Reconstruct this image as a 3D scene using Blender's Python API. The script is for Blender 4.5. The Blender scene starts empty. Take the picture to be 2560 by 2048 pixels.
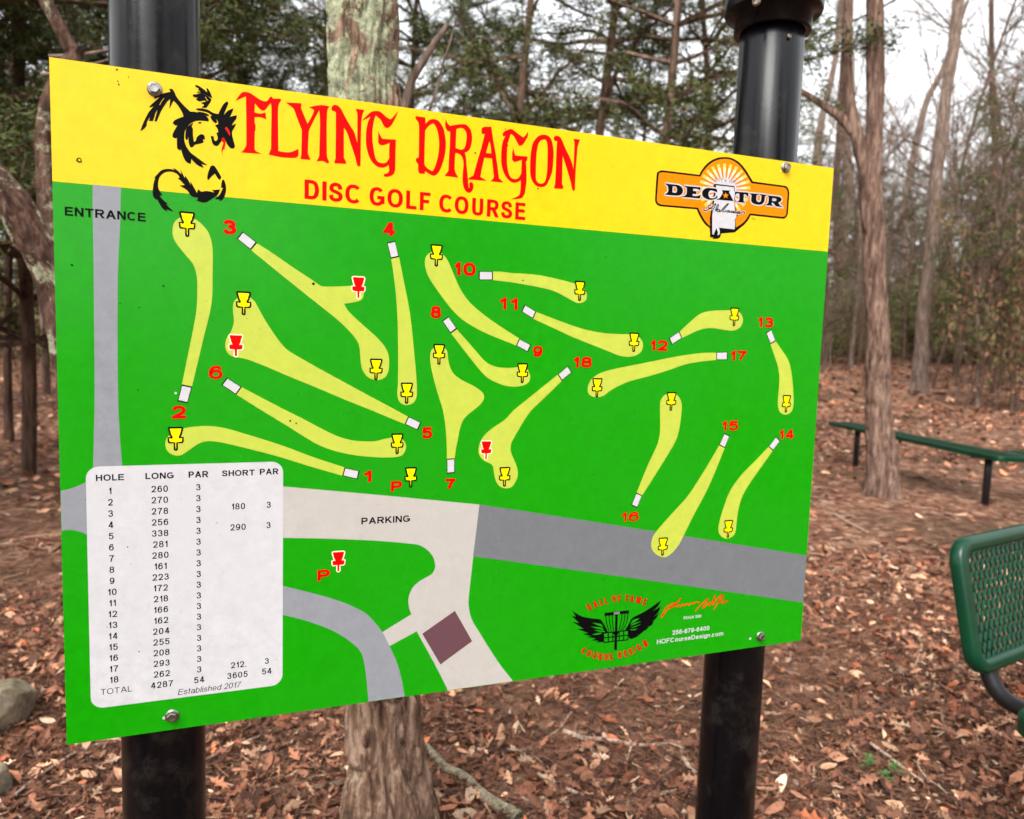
import bpy, math, random
import numpy as np
from mathutils import Vector, Matrix
from mathutils.geometry import delaunay_2d_cdt
rng = np.random.default_rng(7)
random.seed(7)
SC = bpy.context.scene
COL = SC.collection

# ------------------------------------------------------------------ camera geometry
H_CAM = 1.35
FPX = 1861.95
CX, CY = 1280.0, 1024.0
U_c = np.array([0.93547356, -0.00363607, 0.35337797])      # along the sign, camera axes (right, down, forward)
D_c = np.array([-0.03127239, 0.99517254, 0.09302506])      # straight down
SW, SH = 1.067, 0.768                                       # sign width, height (m)
zc = np.array([0, 0, 1.0])
Yw = zc - zc.dot(D_c)*D_c; Yw /= np.linalg.norm(Yw)
Zw = -D_c/np.linalg.norm(D_c)
Xw = np.cross(Yw, Zw)
M = np.stack([Xw, Yw, Zw])                                  # camera axes -> world axes
CAM = np.array([0, 0, H_CAM])
TL_c = np.array([-0.56308976, -0.42882612, 0.90609687])*(SW/1.2192)
SIGN_TL = CAM + M @ TL_c
SU = M @ U_c; SU[2] = 0; SU /= np.linalg.norm(SU)
SV = np.array([0, 0, -1.0])
SN = -np.cross(SU, SV); SN /= np.linalg.norm(SN)            # towards the viewer

def ray(px, py):
    r = M @ np.array([(px-CX), (py-CY), FPX]); return r/np.linalg.norm(r)
def ground_hit(px, py):
    r = ray(px, py); t = 2.0
    for _ in range(4000):
        p = CAM+r*t
        if p[2] <= float(gz(p[0], p[1])) or t > 80: break
        t += .02
    return p
def ground_pt(px, py, z=0.0):
    r = ray(px, py); t = (z-H_CAM)/r[2]; p = CAM + r*t; return p
def at_depth(px, py, d):
    """point seen in direction (px,py) at forward distance d"""
    return CAM + M @ (np.array([(px-CX)/FPX, (py-CY)/FPX, 1.0])*d)
def uv(px, py):
    r = ray(px, py)
    t = SN.dot(SIGN_TL-CAM)/SN.dot(r)
    p = CAM + r*t - SIGN_TL
    return np.array([p.dot(SU), p.dot(SV)])
def sp(u, v, h=0.0):
    return SIGN_TL + SU*u + SV*v + SN*h

# ------------------------------------------------------------------ object helpers
def tag(o, label=None, cat=None, group=None, kind=None):
    if label: o['label'] = label
    if cat: o['category'] = cat
    if group: o['group'] = group
    if kind: o['kind'] = kind
    return o
def empty(name, loc):
    o = bpy.data.objects.new(name, None); COL.objects.link(o)
    o.location = [float(a) for a in loc]; o.empty_display_size = 0.1
    return o
def make_mesh(name, V, F, mats=(), midx=None, smooth=False, colors=None):
    """V (n,3) array; F list of polygons or int array (m,k)"""
    me = bpy.data.meshes.new(name)
    V = np.asarray(V, dtype=np.float32)
    if isinstance(F, np.ndarray) and F.ndim == 2:
        m, k = F.shape
        me.vertices.add(len(V)); me.vertices.foreach_set('co', V.ravel())
        me.loops.add(m*k); me.loops.foreach_set('vertex_index', F.astype(np.int32).ravel())
        me.polygons.add(m)
        me.polygons.foreach_set('loop_start', np.arange(0, m*k, k, dtype=np.int32))
        me.update(calc_edges=True)
    else:
        me.from_pydata([tuple(map(float, v)) for v in V], [], [tuple(map(int, f)) for f in F])
    for mm in mats: me.materials.append(mm)
    if midx is not None: me.polygons.foreach_set('material_index', np.asarray(midx, dtype=np.int32))
    me.polygons.foreach_set('use_smooth', np.full(len(me.polygons), smooth))
    if colors is not None:
        a = me.color_attributes.new('tint', 'FLOAT_COLOR', 'POINT')
        c = np.ones((len(V), 4), dtype=np.float32); c[:, :3] = colors
        a.data.foreach_set('color', c.ravel())
    me.update()
    return me
def obj(name, me, parent=None, origin=None):
    o = bpy.data.objects.new(name, me); COL.objects.link(o)
    if parent is not None:
        o.parent = parent
        root = parent
        while root.parent is not None: root = root.parent
        me.transform(Matrix.Translation(-Vector(root.location)))
    elif origin is not None:
        me.transform(Matrix.Translation(-Vector([float(a) for a in origin])))
        o.location = [float(a) for a in origin]
    return o
class MB:
    def __init__(s): s.V = []; s.F = []; s.I = []; s.n = 0
    def add(s, V, F, mi=0):
        V = np.asarray(V, dtype=float)
        s.V.append(V); s.F += [tuple(int(i)+s.n for i in f) for f in F]; s.I += [mi]*len(F); s.n += len(V)
    def mesh(s, name, mats, smooth=False):
        return make_mesh(name, np.concatenate(s.V), s.F, mats, s.I, smooth)
def box(c, sx, sy, sz, ax=None):
    ax = np.eye(3) if ax is None else np.asarray(ax)
    V = [np.asarray(c)+ax[0]*sx/2*a+ax[1]*sy/2*b+ax[2]*sz/2*d for a in (-1, 1) for b in (-1, 1) for d in (-1, 1)]
    return V, [(0,1,3,2),(4,6,7,5),(0,4,5,1),(2,3,7,6),(0,2,6,4),(1,5,7,3)]
def frames(P):
    P = np.asarray(P, float); T = np.gradient(P, axis=0)
    T /= np.linalg.norm(T, axis=1)[:, None]+1e-12
    n = np.cross(T[0], [0.3, 0.5, 0.81]); n /= np.linalg.norm(n)
    N = []
    for t in T:
        n = n-t*n.dot(t); n /= np.linalg.norm(n)+1e-12; N.append(n)
    N = np.array(N); return T, N, np.cross(T, N)
def tube(P, R, k=8, caps=True, fn=None):
    P = np.asarray(P, float); R = np.broadcast_to(np.asarray(R, float), (len(P),))
    T, N, B = frames(P)
    a = np.arange(k)*2*math.pi/k
    V = P[:, None]+(N[:, None]*np.cos(a)[None, :, None]+B[:, None]*np.sin(a)[None, :, None])*R[:, None, None]
    V = V.reshape(-1, 3); n = len(P)
    F = [(i*k+j, i*k+(j+1) % k, (i+1)*k+(j+1) % k, (i+1)*k+j) for i in range(n-1) for j in range(k)]
    if caps: F += [tuple(range(k))[::-1], tuple((n-1)*k+j for j in range(k))]
    return V, F
def smooth_path(P, n):
    """Catmull-Rom through P resampled to n points per span"""
    P = np.asarray(P, float); out = []
    Q = np.vstack([2*P[0]-P[1], P, 2*P[-1]-P[-2]])
    for i in range(1, len(Q)-2):
        p0, p1, p2, p3 = Q[i-1], Q[i], Q[i+1], Q[i+2]
        for t in np.arange(n)/n:
            out.append(.5*((2*p1)+(p2-p0)*t+(2*p0-5*p1+4*p2-p3)*t*t+(3*p1-p0-3*p2+p3)*t**3))
    out.append(P[-1]); return np.array(out)

# ------------------------------------------------------------------ materials
def lin(c):
    return tuple((x/255/12.92 if x/255 <= 0.04045 else ((x/255+0.055)/1.055)**2.4) for x in c)
def mat(name, rgb=None, rough=0.6, metal=0.0, spec=0.5, lin_rgb=None):
    m = bpy.data.materials.new(name); m.use_nodes = True
    b = m.node_tree.nodes['Principled BSDF']
    c = lin_rgb if lin_rgb is not None else lin(rgb)
    b.inputs['Base Color'].default_value = (*c, 1)
    b.inputs['Roughness'].default_value = rough
    b.inputs['Metallic'].default_value = metal
    b.inputs['Specular IOR Level'].default_value = spec
    return m
class NT:
    def __init__(s, m):
        s.t = m.node_tree; s.N = s.t.nodes; s.L = s.t.links; s.b = s.N['Principled BSDF']
    def node(s, kind, **kw):
        n = s.N.new(kind)
        for k, v in kw.items():
            if k in n.inputs.keys(): n.inputs[k].default_value = v
            else: setattr(n, k, v)
        return n
    def link(s, a, b): s.L.new(a, b)
    def coord(s, scale=(1, 1, 1), kind='Object'):
        tc = s.N.new('ShaderNodeTexCoord'); mp = s.N.new('ShaderNodeMapping')
        mp.inputs['Scale'].default_value = scale; s.link(tc.outputs[kind], mp.inputs['Vector']); return mp.outputs[0]
    def noise(s, vec, scale, detail=6, rough=0.6, dist=0.0):
        n = s.N.new('ShaderNodeTexNoise'); n.inputs['Scale'].default_value = scale; n.inputs['Detail'].default_value = detail
        n.inputs['Roughness'].default_value = rough; n.inputs['Distortion'].default_value = dist
        s.link(vec, n.inputs['Vector']); return n.outputs['Fac']
    def ramp(s, fac, stops):
        r = s.N.new('ShaderNodeValToRGB'); e = r.color_ramp.elements
        while len(e) < len(stops): e.new(0.5)
        for el, (p, c) in zip(e, stops):
            el.position = p; el.color = (*c, 1) if len(c) == 3 else c
        s.link(fac, r.inputs[0]); return r.outputs[0]
    def mix(s, fac, a, b, mode='MIX'):
        n = s.N.new('ShaderNodeMix'); n.data_type = 'RGBA'; n.blend_type = mode
        for sock, v in ((n.inputs[0], fac), (n.inputs[6], a), (n.inputs[7], b)):
            if isinstance(v, (float, int)): sock.default_value = v
            elif isinstance(v, tuple): sock.default_value = (*v, 1) if len(v) == 3 else v
            else: s.link(v, sock)
        return n.outputs[2]
    def bump(s, h, strength, dist=0.01):
        n = s.N.new('ShaderNodeBump'); n.inputs['Strength'].default_value = strength; n.inputs['Distance'].default_value = dist
        s.link(h, n.inputs['Height']); s.link(n.outputs[0], s.b.inputs['Normal'])

def ink(name, rgb, rough=0.25, wear=0.04):
    rgb = tuple(x*.905 for x in rgb)
    """printed vinyl: nearly flat colour with faint weathering"""
    m = mat(name, rgb, rough, spec=0.24); t = NT(m); c = lin(rgb)
    v = t.coord()
    n1 = t.noise(v, 60, 5, 0.75); n2 = t.noise(v, 5, 4, 0.6)
    a = t.ramp(n1, [(0.3, tuple(x*(1-3.2*wear) for x in c)), (0.7, tuple(min(1, x*(1+2*wear)+wear*0.02) for x in c))])
    f = t.ramp(n2, [(0.35, (0, 0, 0)), (0.75, (1, 1, 1))])
    mx = t.mix(f, a, tuple(min(1, x*0.95+wear*0.08) for x in c))
    speck = t.ramp(t.noise(v, 130, 2, 0.5), [(0.74, (0, 0, 0)), (0.80, (1, 1, 1))])
    mx2 = t.mix(speck, mx, tuple(x*0.72+0.01 for x in c))
    t.link(mx2, t.b.inputs['Base Color'])
    t.link(t.ramp(n2, [(0.3, (rough-.06,)*3), (0.7, (rough+.08,)*3)]), t.b.inputs['Roughness'])
    t.bump(n1, 0.03, 0.002)
    return m
INK = dict(
    green=ink('sign_green', (14, 161, 0)), yellow=ink('sign_yellow', (252, 213, 0)),
    red=mat('sign_red', (216, 0, 0), 0.45, spec=0.07), black=mat('sign_black', (6, 6, 7), 0.5, spec=0.07),
    grey=ink('sign_road_grey', (150, 154, 160)), dgrey=ink('sign_road_dark_grey', (120, 124, 128)),
    park=ink('sign_parking_grey', (200, 195, 188)), fair=ink('sign_fairway_yellow', (200, 214, 80)),
    purple=ink('sign_purple', (108, 72, 80)), white=ink('sign_white', (216, 215, 219)),
    basket=mat('sign_basket_yellow', (248, 226, 0), 0.45, spec=0.07), orange=mat('sign_orange', (236, 128, 0), 0.45, spec=0.07),
    ray2=mat('sign_ray_pale', (255, 222, 175), 0.45, spec=0.07), ray1=mat('sign_ray_orange', (255, 187, 90), 0.45, spec=0.07),
    pink=mat('sign_pale_outline', (250, 225, 190), 0.45, spec=0.07), dred=mat('sign_emblem_red', (222, 26, 20), 0.45, spec=0.07),
    oxblood=mat('sign_dark_red', (70, 10, 8), 0.45, spec=0.07), sigred=mat('sign_signature_red', (236, 28, 8), 0.45, spec=0.07))
INKN = list(INK); INKM = [INK[k] for k in INKN]
# ------------------------------------------------------------------ artwork tools
S0 = 3.36875
REF = {'X': (1630, 380, 5.989), 'W': (1420, 1470, 5.133), 'R': (340, 200, 5.073), 'F': (580, 210, 4.9), 'G': (1020, 270, 4.9), 'C': (750, 440, 3.717)}
def P(ref, x, y):
    if ref in REF: ox, oy, s = REF[ref]
    else: ox, oy, s = int(ref[0])*640, int(ref[1])*512, S0
    return ox+x/s, oy+y/s
def parse(txt):
    """'10 x,y x,y* 11 x,y' -> picture points and corner flags"""
    ref = None; pts = []; cor = []
    for w in txt.split():
        if ',' in w:
            c = w.endswith('*'); a, b = w.rstrip('*').split(',')
            pts.append(P(ref, float(a), float(b))); cor.append(c)
        else: ref = w
    return np.array(pts), cor
def spline_closed(pts, cor, n=5):
    m = len(pts); out = []
    for i in range(m):
        p1, p2 = pts[i], pts[(i+1) % m]
        p0 = pts[i-1] if not cor[i] else 2*p1-p2
        p3 = pts[(i+2) % m] if not cor[(i+1) % m] else 2*p2-p1
        if cor[i] and cor[(i+1) % m]: out.append(p1); continue
        for t in np.arange(n)/n:
            out.append(.5*((2*p1)+(p2-p0)*t+(2*p0-5*p1+4*p2-p3)*t*t+(3*p1-p0-3*p2+p3)*t**3))
    return np.array(out)
def to_uv(pts): return np.array([uv(*p) for p in pts])
LAYER = 0.00004
class Art:
    """flat printed shapes lying on the face of the sign"""
    def __init__(s): s.mb = MB(); s.used = False
    def tri(s, uvs, tris, layer, ink):
        uvs = np.asarray(uvs, float).copy()
        uvs[:, 0] = np.clip(uvs[:, 0], 0.0004, SW-0.0004); uvs[:, 1] = np.clip(uvs[:, 1], 0.0004, SH-0.0004)
        V = SIGN_TL + uvs[:, :1]*SU + uvs[:, 1:]*SV + SN*(0.00006+LAYER*np.broadcast_to(np.asarray(layer, float), (len(uvs),)))[:, None]
        G = []
        for t in tris:
            a, b, c = (uvs[i] for i in t)
            cr = (b[0]-a[0])*(c[1]-a[1])-(b[1]-a[1])*(c[0]-a[0])
            if abs(cr) < 1e-12: continue
            G.append(tuple(t) if cr < 0 else (t[0], t[2], t[1]))
        s.mb.add(V, G, INKN.index(ink))
    def poly(s, loops, layer, ink):
        pts = [Vector((float(a)*100, float(b)*100)) for L in loops for a, b in L]
        ed = []; n = 0
        for L in loops: ed += [(n+i, n+(i+1) % len(L)) for i in range(len(L))]; n += len(L)
        vo, _, fo, _, _, _ = delaunay_2d_cdt(pts, ed, [], 0, 1e-5)
        VO = np.array([(v.x, v.y) for v in vo])/100; tris = np.array([f for f in fo if len(f) == 3])
        c = VO[tris].mean(1); ins = np.zeros(len(c), bool)
        for L in loops:
            L = np.asarray(L, float)
            for (x0, y0), (x1, y1) in zip(L, np.roll(L, -1, 0)):
                if y0 == y1: continue
                cr = ((y0 > c[:, 1]) != (y1 > c[:, 1])) & (c[:, 0] < (x1-x0)*(c[:, 1]-y0)/(y1-y0)+x0)
                ins ^= cr
        s.tri(VO, [tuple(t) for t in tris[ins]], layer, ink)
    def shape(s, txt, layer, ink, holes=(), n=4, stroke=None):
        loops = [to_uv(spline_closed(*parse(t), n=n)) for t in (txt, *holes)]
        if stroke:
            for L in loops: s.line(np.vstack([L, L[:1]]), stroke[1], layer-1, stroke[0])
        s.poly(loops, layer, ink)
    def line(s, U2, w, layer, ink):
        U2 = np.asarray(U2, float)
        keep = [0]+[i for i in range(1, len(U2)) if np.linalg.norm(U2[i]-U2[i-1]) > 1e-6]; U2 = U2[keep]
        if len(U2) < 2: return
        w = np.broadcast_to(np.asarray(w, float), (len(U2),))
        T = np.gradient(U2, axis=0); T /= np.linalg.norm(T, axis=1)[:, None]+1e-12
        N = np.stack([-T[:, 1], T[:, 0]], 1)
        V = np.concatenate([U2+N*w[:, None]/2, U2-N*w[:, None]/2]); n = len(U2)
        tr = []
        for i in range(n-1): tr += [(i, i+1, n+i), (i+1, n+i+1, n+i)]
        s.tri(V, tr, layer, ink)
    def stroke(s, txt, w, layer, ink, n=4):
        pts, _ = parse(txt); s.line(to_uv(smooth_path(pts, n)) if len(pts) > 2 else to_uv(pts), w, layer, ink)
    def build(s, name, parent): 
        me = s.mb.mesh(name, INKM)
        return obj(name, me, parent)
# stroke alphabet: every letter is laid out at its final proportions so that the stems keep their weight
def _arc(cx, cy, rx, ry, a0, a1, n=14, pw=0.86):
    out = []
    for a in np.linspace(math.radians(a0), math.radians(a1), n):
        c, s_ = math.cos(a), math.sin(a)
        out.append((cx+rx*math.copysign(abs(c)**pw, c), cy+ry*math.copysign(abs(s_)**pw, s_)))
    return out
SS = [(.96,.70),(.86,.92),(.5,1),(.14,.92),(.04,.75),(.15,.6),(.5,.52),(.85,.42),(1,.26),(.88,.07),(.5,0),(.12,.07),(0,.3)]
SIX = [(.95,.78),(.82,.95),(.55,1),(.25,.92),(.06,.7),(0,.4),(.1,.1),(.48,0),(.86,.08),(1,.32),(.88,.56),(.55,.64),(.2,.56),(.03,.38)]
ARCH = [(0,.55),(.12,.88),(.55,1),(.9,.88),(1,.6),(1,0)]
XH = .73
GL = {'0': (.62,1,[('E',.5,.5,.5,.5)]), '1': (.36,1,[('V',1,0,1),('C',(0,.68),(.5,.8),(.9,.98))]),
 '2': (.62,1,[('C',(.02,.70),(.1,.9),(.32,1),(.52,1),(.83,.95),(.97,.75),(.9,.53),(.6,.32),(.25,.13),(.06,-.02)),('H',0,0,1)]),
 '3': (.62,1,[('C',(.04,.76),(.17,.94),(.47,1),(.78,.95),(.92,.76),(.8,.59),(.5,.54),(.36,.54)),('C',(.42,.54),(.62,.54),(.87,.46),(1,.28),(.88,.08),(.5,0),(.16,.06),(0,.27))]),
 '4': (.66,1,[('V',.74,0,1),('H',.25,0,1),('D',0,.24,.70,1)]), '5': (.62,1,[('H',1,.12,.95),('C',(.15,1),(.06,.47)),('C',(.06,.47),(.3,.62),(.55,.64),(.87,.56),(1,.33),(.88,.08),(.5,0),(.18,.05),(0,.26))]),
 '6': (.62,1,[('C',*SIX)]), '9': (.62,1,[('C',*[(1-x,1-y) for x,y in SIX])]), '7': (.62,1,[('H',1,0,1),('C',(1,.99),(.66,.65),(.42,.3),(.34,-.08))]),
 '8': (.62,1,[('E',.5,.77,.43,.23),('E',.5,.27,.5,.27)]),
 'A': (.88,1,[('D',0,0,.5,1),('D',1,0,.5,1),('H',.3,.2,.8)]), 'C': (.84,1,[('C',*_arc(.5,.5,.5,.5,42,318))]),
 'D': (.8,1,[('V',0,0,1),('C',(0,1),(.5,1),(.85,.88),(1,.5),(.85,.12),(.5,0),(0,0))]), 'E': (.72,1,[('V',0,0,1),('H',1,0,.97),('H',.53,0,.92),('H',0,0,1)]),
 'F': (.66,1,[('V',0,0,1),('H',1,0,1),('H',.5,0,.88)]), 'G': (.86,1,[('C',*_arc(.5,.5,.5,.5,42,325)),('H',.44,.52,1),('V',1,.12,.5)]),
 'H': (.76,1,[('V',0,0,1),('V',1,0,1),('H',.53,0,1)]), 'I': (.15,1,[('V',.5,0,1)]), 'K': (.8,1,[('V',0,0,1),('D',.04,.30,.9,1),('D',1,0,.34,.6)]),
 'L': (.62,1,[('V',0,0,1),('H',0,0,1)]), 'M': (.92,1,[('V',0,0,1),('V',1,0,1),('D',.5,0,.05,1),('D',.5,0,.95,1)]), 'N': (.77,1,[('V',0,0,1),('V',1,0,1),('D',1,0,0,1)]),
 'O': (.9,1,[('E',.5,.5,.5,.5)]), 'P': (.74,1,[('V',0,0,1),('C',(0,1),(.6,1),(.92,.93),(1,.73),(.92,.53),(.6,.45),(0,.45))]),
 'R': (.82,1,[('V',0,0,1),('C',(0,1),(.6,1),(.88,.93),(.95,.75),(.88,.56),(.6,.48),(0,.48)),('D',1,0,.52,.5)]), 'S': (.76,1,[('C',*SS)]),
 'T': (.76,1,[('V',.5,0,1),('H',1,0,1)]), 'U': (.77,1,[('C',(0,1.1),(0,.3),(.12,.06),(.5,0),(.88,.06),(1,.3),(1,1.1))]), 'Y': (.84,1,[('D',.5,.42,0,1),('D',.5,.42,1,1),('V',.5,0,.45)]),
 'a': (.58,XH,[('E',.45,.28,.45,.28),('V',1,0,.75),('C',(.05,.78),(.2,.96),(.5,1),(.85,.95),(1,.7))]), 's': (.54,XH,[('C',*SS)]),
 't': (.32,XH,[('V',.45,0,1.3),('H',1,0,1)]), 'b': (.6,XH,[('V',0,0,1.37),('E',.5,.5,.5,.5)]), 'l': (.12,XH,[('V',.5,0,1.37)]), 'i': (.12,XH,[('V',.5,0,1),('V',.5,1.2,1.37)]),
 'h': (.56,XH,[('V',0,0,1.37),('C',*ARCH)]), 'n': (.56,XH,[('V',0,0,1),('C',*ARCH)]), 'e': (.6,XH,[('H',.5,.05,1),('C',(1,.46),(.9,.88),(.5,1),(.1,.88),(0,.5),(.1,.12),(.5,0),(.85,.08),(.98,.26))]),
 'd': (.6,XH,[('E',.5,.5,.5,.5),('V',1,0,1.37)]), 'u': (.56,XH,[('C',(0,1.1),(0,.35),(.12,.06),(.5,0),(.85,.1),(1,.4)),('V',1,0,1)]), 'r': (.34,XH,[('V',0,0,1),('C',(0,.5),(.3,.92),(1,1))]),
 'g': (.6,XH,[('E',.5,.5,.5,.5),('V',1,-.1,1),('C',(1,-.08),(.9,-.33),(.5,-.4),(.05,-.28))]), 'o': (.62,XH,[('E',.5,.5,.5,.5)]), 'c': (.58,XH,[('C',*_arc(.5,.5,.5,.5,42,318))]),
 'm': (.92,XH,[('V',0,0,1),('V',.5,0,.85),('C',(0,.55),(.08,.9),(.28,1),(.46,.88),(.5,.6)),('C',(.5,.55),(.58,.9),(.78,1),(.96,.88),(1,.6),(1,0))]),
 '-': (.32,1,[('H',.38,0,1)]), '.': (.14,1,[('V',.5,0,.15)])}
CAPH = 1.0
def layout(txt, w, xs, gap=.13):
    """-> (vertices, triangles, sub-layer per vertex), cap height 1"""
    V = []; T = []; Lz = []; x = 0.0; wh = w*.84; k = 0
    def quad(q):
        n = len(V); V.extend(q); T.extend([(n, n+1, n+2), (n, n+2, n+3)]); Lz.extend([k*.25]*4)
    for ch in txt:
        if ch == ' ': x += .34*xs; continue
        Wd, Hh, el = GL[ch]; Wd = max(Wd*xs, w) if Wd > .2 else w
        if ch == '1': Wd = max(Wd, w*1.75)
        nx = lambda a: x+w/2+a*(Wd-w); ny = lambda b: wh/2+b*(Hh-wh)
        for k, e in enumerate(el):
            if e[0] == 'V': X = nx(e[1]); quad([(X-w/2, e[2]*Hh), (X+w/2, e[2]*Hh), (X+w/2, e[3]*Hh), (X-w/2, e[3]*Hh)])
            elif e[0] == 'H': Y = ny(e[1]); quad([(x+e[2]*Wd, Y-wh/2), (x+e[3]*Wd, Y-wh/2), (x+e[3]*Wd, Y+wh/2), (x+e[2]*Wd, Y+wh/2)])
            elif e[0] == 'D':
                x0, x1 = nx(e[1]), nx(e[3]); y0, y1 = e[2]*Hh, e[4]*Hh
                hw = min(w*.5*math.hypot(x1-x0, y1-y0)/abs(y1-y0), w*.85)
                quad([(x0-hw, y0), (x0+hw, y0), (x1+hw, y1), (x1-hw, y1)])
            else:
                if e[0] == 'E': pts = _arc(e[1], e[2], e[3], e[4], 0, 360, 29)
                else: pts = smooth_path(e[1:], 4) if len(e) > 3 else e[1:]
                Q = np.array([(nx(a), ny(b)) for a, b in pts]); n = len(Q)
                if e[0] == 'E':
                    Tg = np.roll(Q[:-1], -1, 0)-np.roll(Q[:-1], 1, 0); Tg = np.vstack([Tg, Tg[:1]])
                else: Tg = np.gradient(Q, axis=0)
                Tg /= np.linalg.norm(Tg, axis=1)[:, None]+1e-12
                N = np.stack([-Tg[:, 1]*w/2, Tg[:, 0]*wh/2], 1)
                A_ = Q+N; B_ = Q-N; n0 = len(V)
                for p_ in np.vstack([A_, B_]): V.append((p_[0], min(max(p_[1], -.4 if Hh < 1 else 0), Hh if Hh < 1 else 1)))
                Lz.extend([k*.25]*(2*n))
                for i in range(n-1): T.extend([(n0+i, n0+i+1, n0+n+i), (n0+i+1, n0+n+i+1, n0+n+i)])
        x += Wd+gap*xs
    return np.array(V), T, np.array(Lz)
def fit(txt, w, width, gap=.13):
    lo, hi = .2, 4.0
    for _ in range(22):
        m = (lo+hi)/2; V, T, Z = layout(txt, w, m, gap)
        if V[:, 0].max()-V[:, 0].min() < width: lo = m
        else: hi = m
    return layout(txt, w, (lo+hi)/2, gap)
def text_box(art, txt, lb, rt, layer, ink, w=.14, shear=0.0, gap=.13):
    """fit a word between the picture points of its bottom-left and top-right corners"""
    a, b = uv(*lb), uv(*rt); hh = abs(a[1]-b[1])
    V, T, Z = fit(txt, w, (b[0]-a[0])/hh-shear, gap); x0 = V[:, 0].min()
    out = np.stack([a[0]+(V[:, 0]-x0+shear*V[:, 1])*hh, a[1]-V[:, 1]*hh], 1)
    art.tri(out, T, layer+Z, ink)
def text_uv(art, txt, m, h, layer, ink, w=.12, xs=1.0, gap=.13):
    V, T, Z = layout(txt, w, xs, gap); x = (V[:, 0]-(V[:, 0].min()+V[:, 0].max())/2)*h; y = (V[:, 1]-.5)*h
    art.tri(np.stack([m[0]+x, m[1]-y], 1), T, layer+Z, ink)
def glyph_px(art, ch, c, h, ang, layer, ink, w=.2, xs=.75, grow=0.0):
    V, T, Z = layout(ch, w, xs); x = (V[:, 0]-(V[:, 0].min()+V[:, 0].max())/2)*h; y = (V[:, 1]-.5)*h*(1+grow)
    ca, sa = math.cos(math.radians(ang)), math.sin(math.radians(ang))
    art.tri(to_uv(np.stack([c[0]+x*ca-y*sa, c[1]-(x*sa+y*ca)], 1)), T, layer+Z*.8, ink)

# ------------------------------------------------------------------ the sign
def uvp(ref, x, y): return uv(*P(ref, x, y))
base = (sp(SW/2, 0, -0.06)); base[2] = 0
sign = empty('map_sign', base)
tag(sign, 'yellow and green disc golf course map sign bolted to two black posts', 'sign')
edge_mat = mat('sign_aluminium_edge', (170, 172, 172), 0.4, 0.8)
# panel: green sheet with yellow band, thin aluminium behind
pb = MB()
bl = [uvp('00', 437, 1529), uvp('31', 508, 393)]          # lower edge of the yellow band
vb0 = bl[0][1]; vb1 = bl[1][1]; vb = (vb0+vb1)/2
rc = 0.006
TH = 0.003
def rect_ring(h): return [sp(0, 0, h), sp(SW, 0, h), sp(SW, SH, h), sp(0, SH, h)]
V = rect_ring(0)+rect_ring(-TH)
pb.add(V, [(4, 5, 6, 7), (0, 1, 5, 4), (1, 2, 6, 5), (2, 3, 7, 6), (3, 0, 4, 7)], 0)
pb.add([sp(0, vb, 0), sp(SW, vb, 0), sp(SW, SH, 0), sp(0, SH, 0)], [(0, 3, 2, 1)], 1)
pb.add([sp(0, 0, 0), sp(SW, 0, 0), sp(SW, vb, 0), sp(0, vb, 0)], [(0, 3, 2, 1)], 2)
panel = obj('sign_panel', pb.mesh('sign_panel', [edge_mat, INK['green'], INK['yellow']]), sign)

A = Art()
# roads, parking, building (layers 1..4)
A.shape('00 780,1555* 1020,1578* 01 1015,0 1013,150 1000,400 992,650 990,900 990,1200 993,1500 998,1725 02 1005,150 1015,300 1030,475* 1040,800* 900,1100* 732,1055* 690,1035 620,1017 560,1015 500,1028* 490,687* 570,672 650,645 720,612 760,570 783,520 785,470 790,250 796,0 01 797,1500 792,900 788,500 780,0', 1, 'grey')
A.shape('12 100,636* 235,648* 1000,716* 1882,800* 1870,900 1850,1080 1830,1240 1808,1430 1792,1580 1790,1640 1803,1725 13 1830,70 1880,150 1960,280 2060,430 2156,551* 2160,600* 1610,640* 1610,625* 1500,410* 1353,143* 1125,268* 1000,268* 1000,190* 1064,150* 1200,66* 1308,0* 12 1290,1670 1283,1610 1292,1560 1320,1500 1365,1455 1430,1415 1480,1385 1505,1345 1508,1300 1490,1240 1445,1185 1380,1145 1280,1128 1000,1105 600,1088 231,1081* 100,1081*', 1, 'park')
A.shape('12 100,1450* 222,1483 400,1527 600,1580 750,1630 860,1680 935,1725 13 1010,80 1064,150 1125,268 1180,390 1220,520 1250,680* 1252,700* 946,740* 946,722* 935,600 920,460 900,360 870,300 830,260 760,205 650,140 500,80 350,35 220,3 100,-30*', 2, 'grey')
A.shape('12 1882,800* 2156,840* 22 600,932* 1215,1028* 1450,1065* 2156,1177* 32 345,1228* 320,1624* 0,1583* 22 1000,1418* 0,1280* 12 1828,1238* 1855,1020*', 2, 'dgrey')
A.shape('12 1675,1695* 13 1820,226* 1553,422* 1400,163*', 3, 'purple')
roads = A.build('map_roads', panel)

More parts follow.
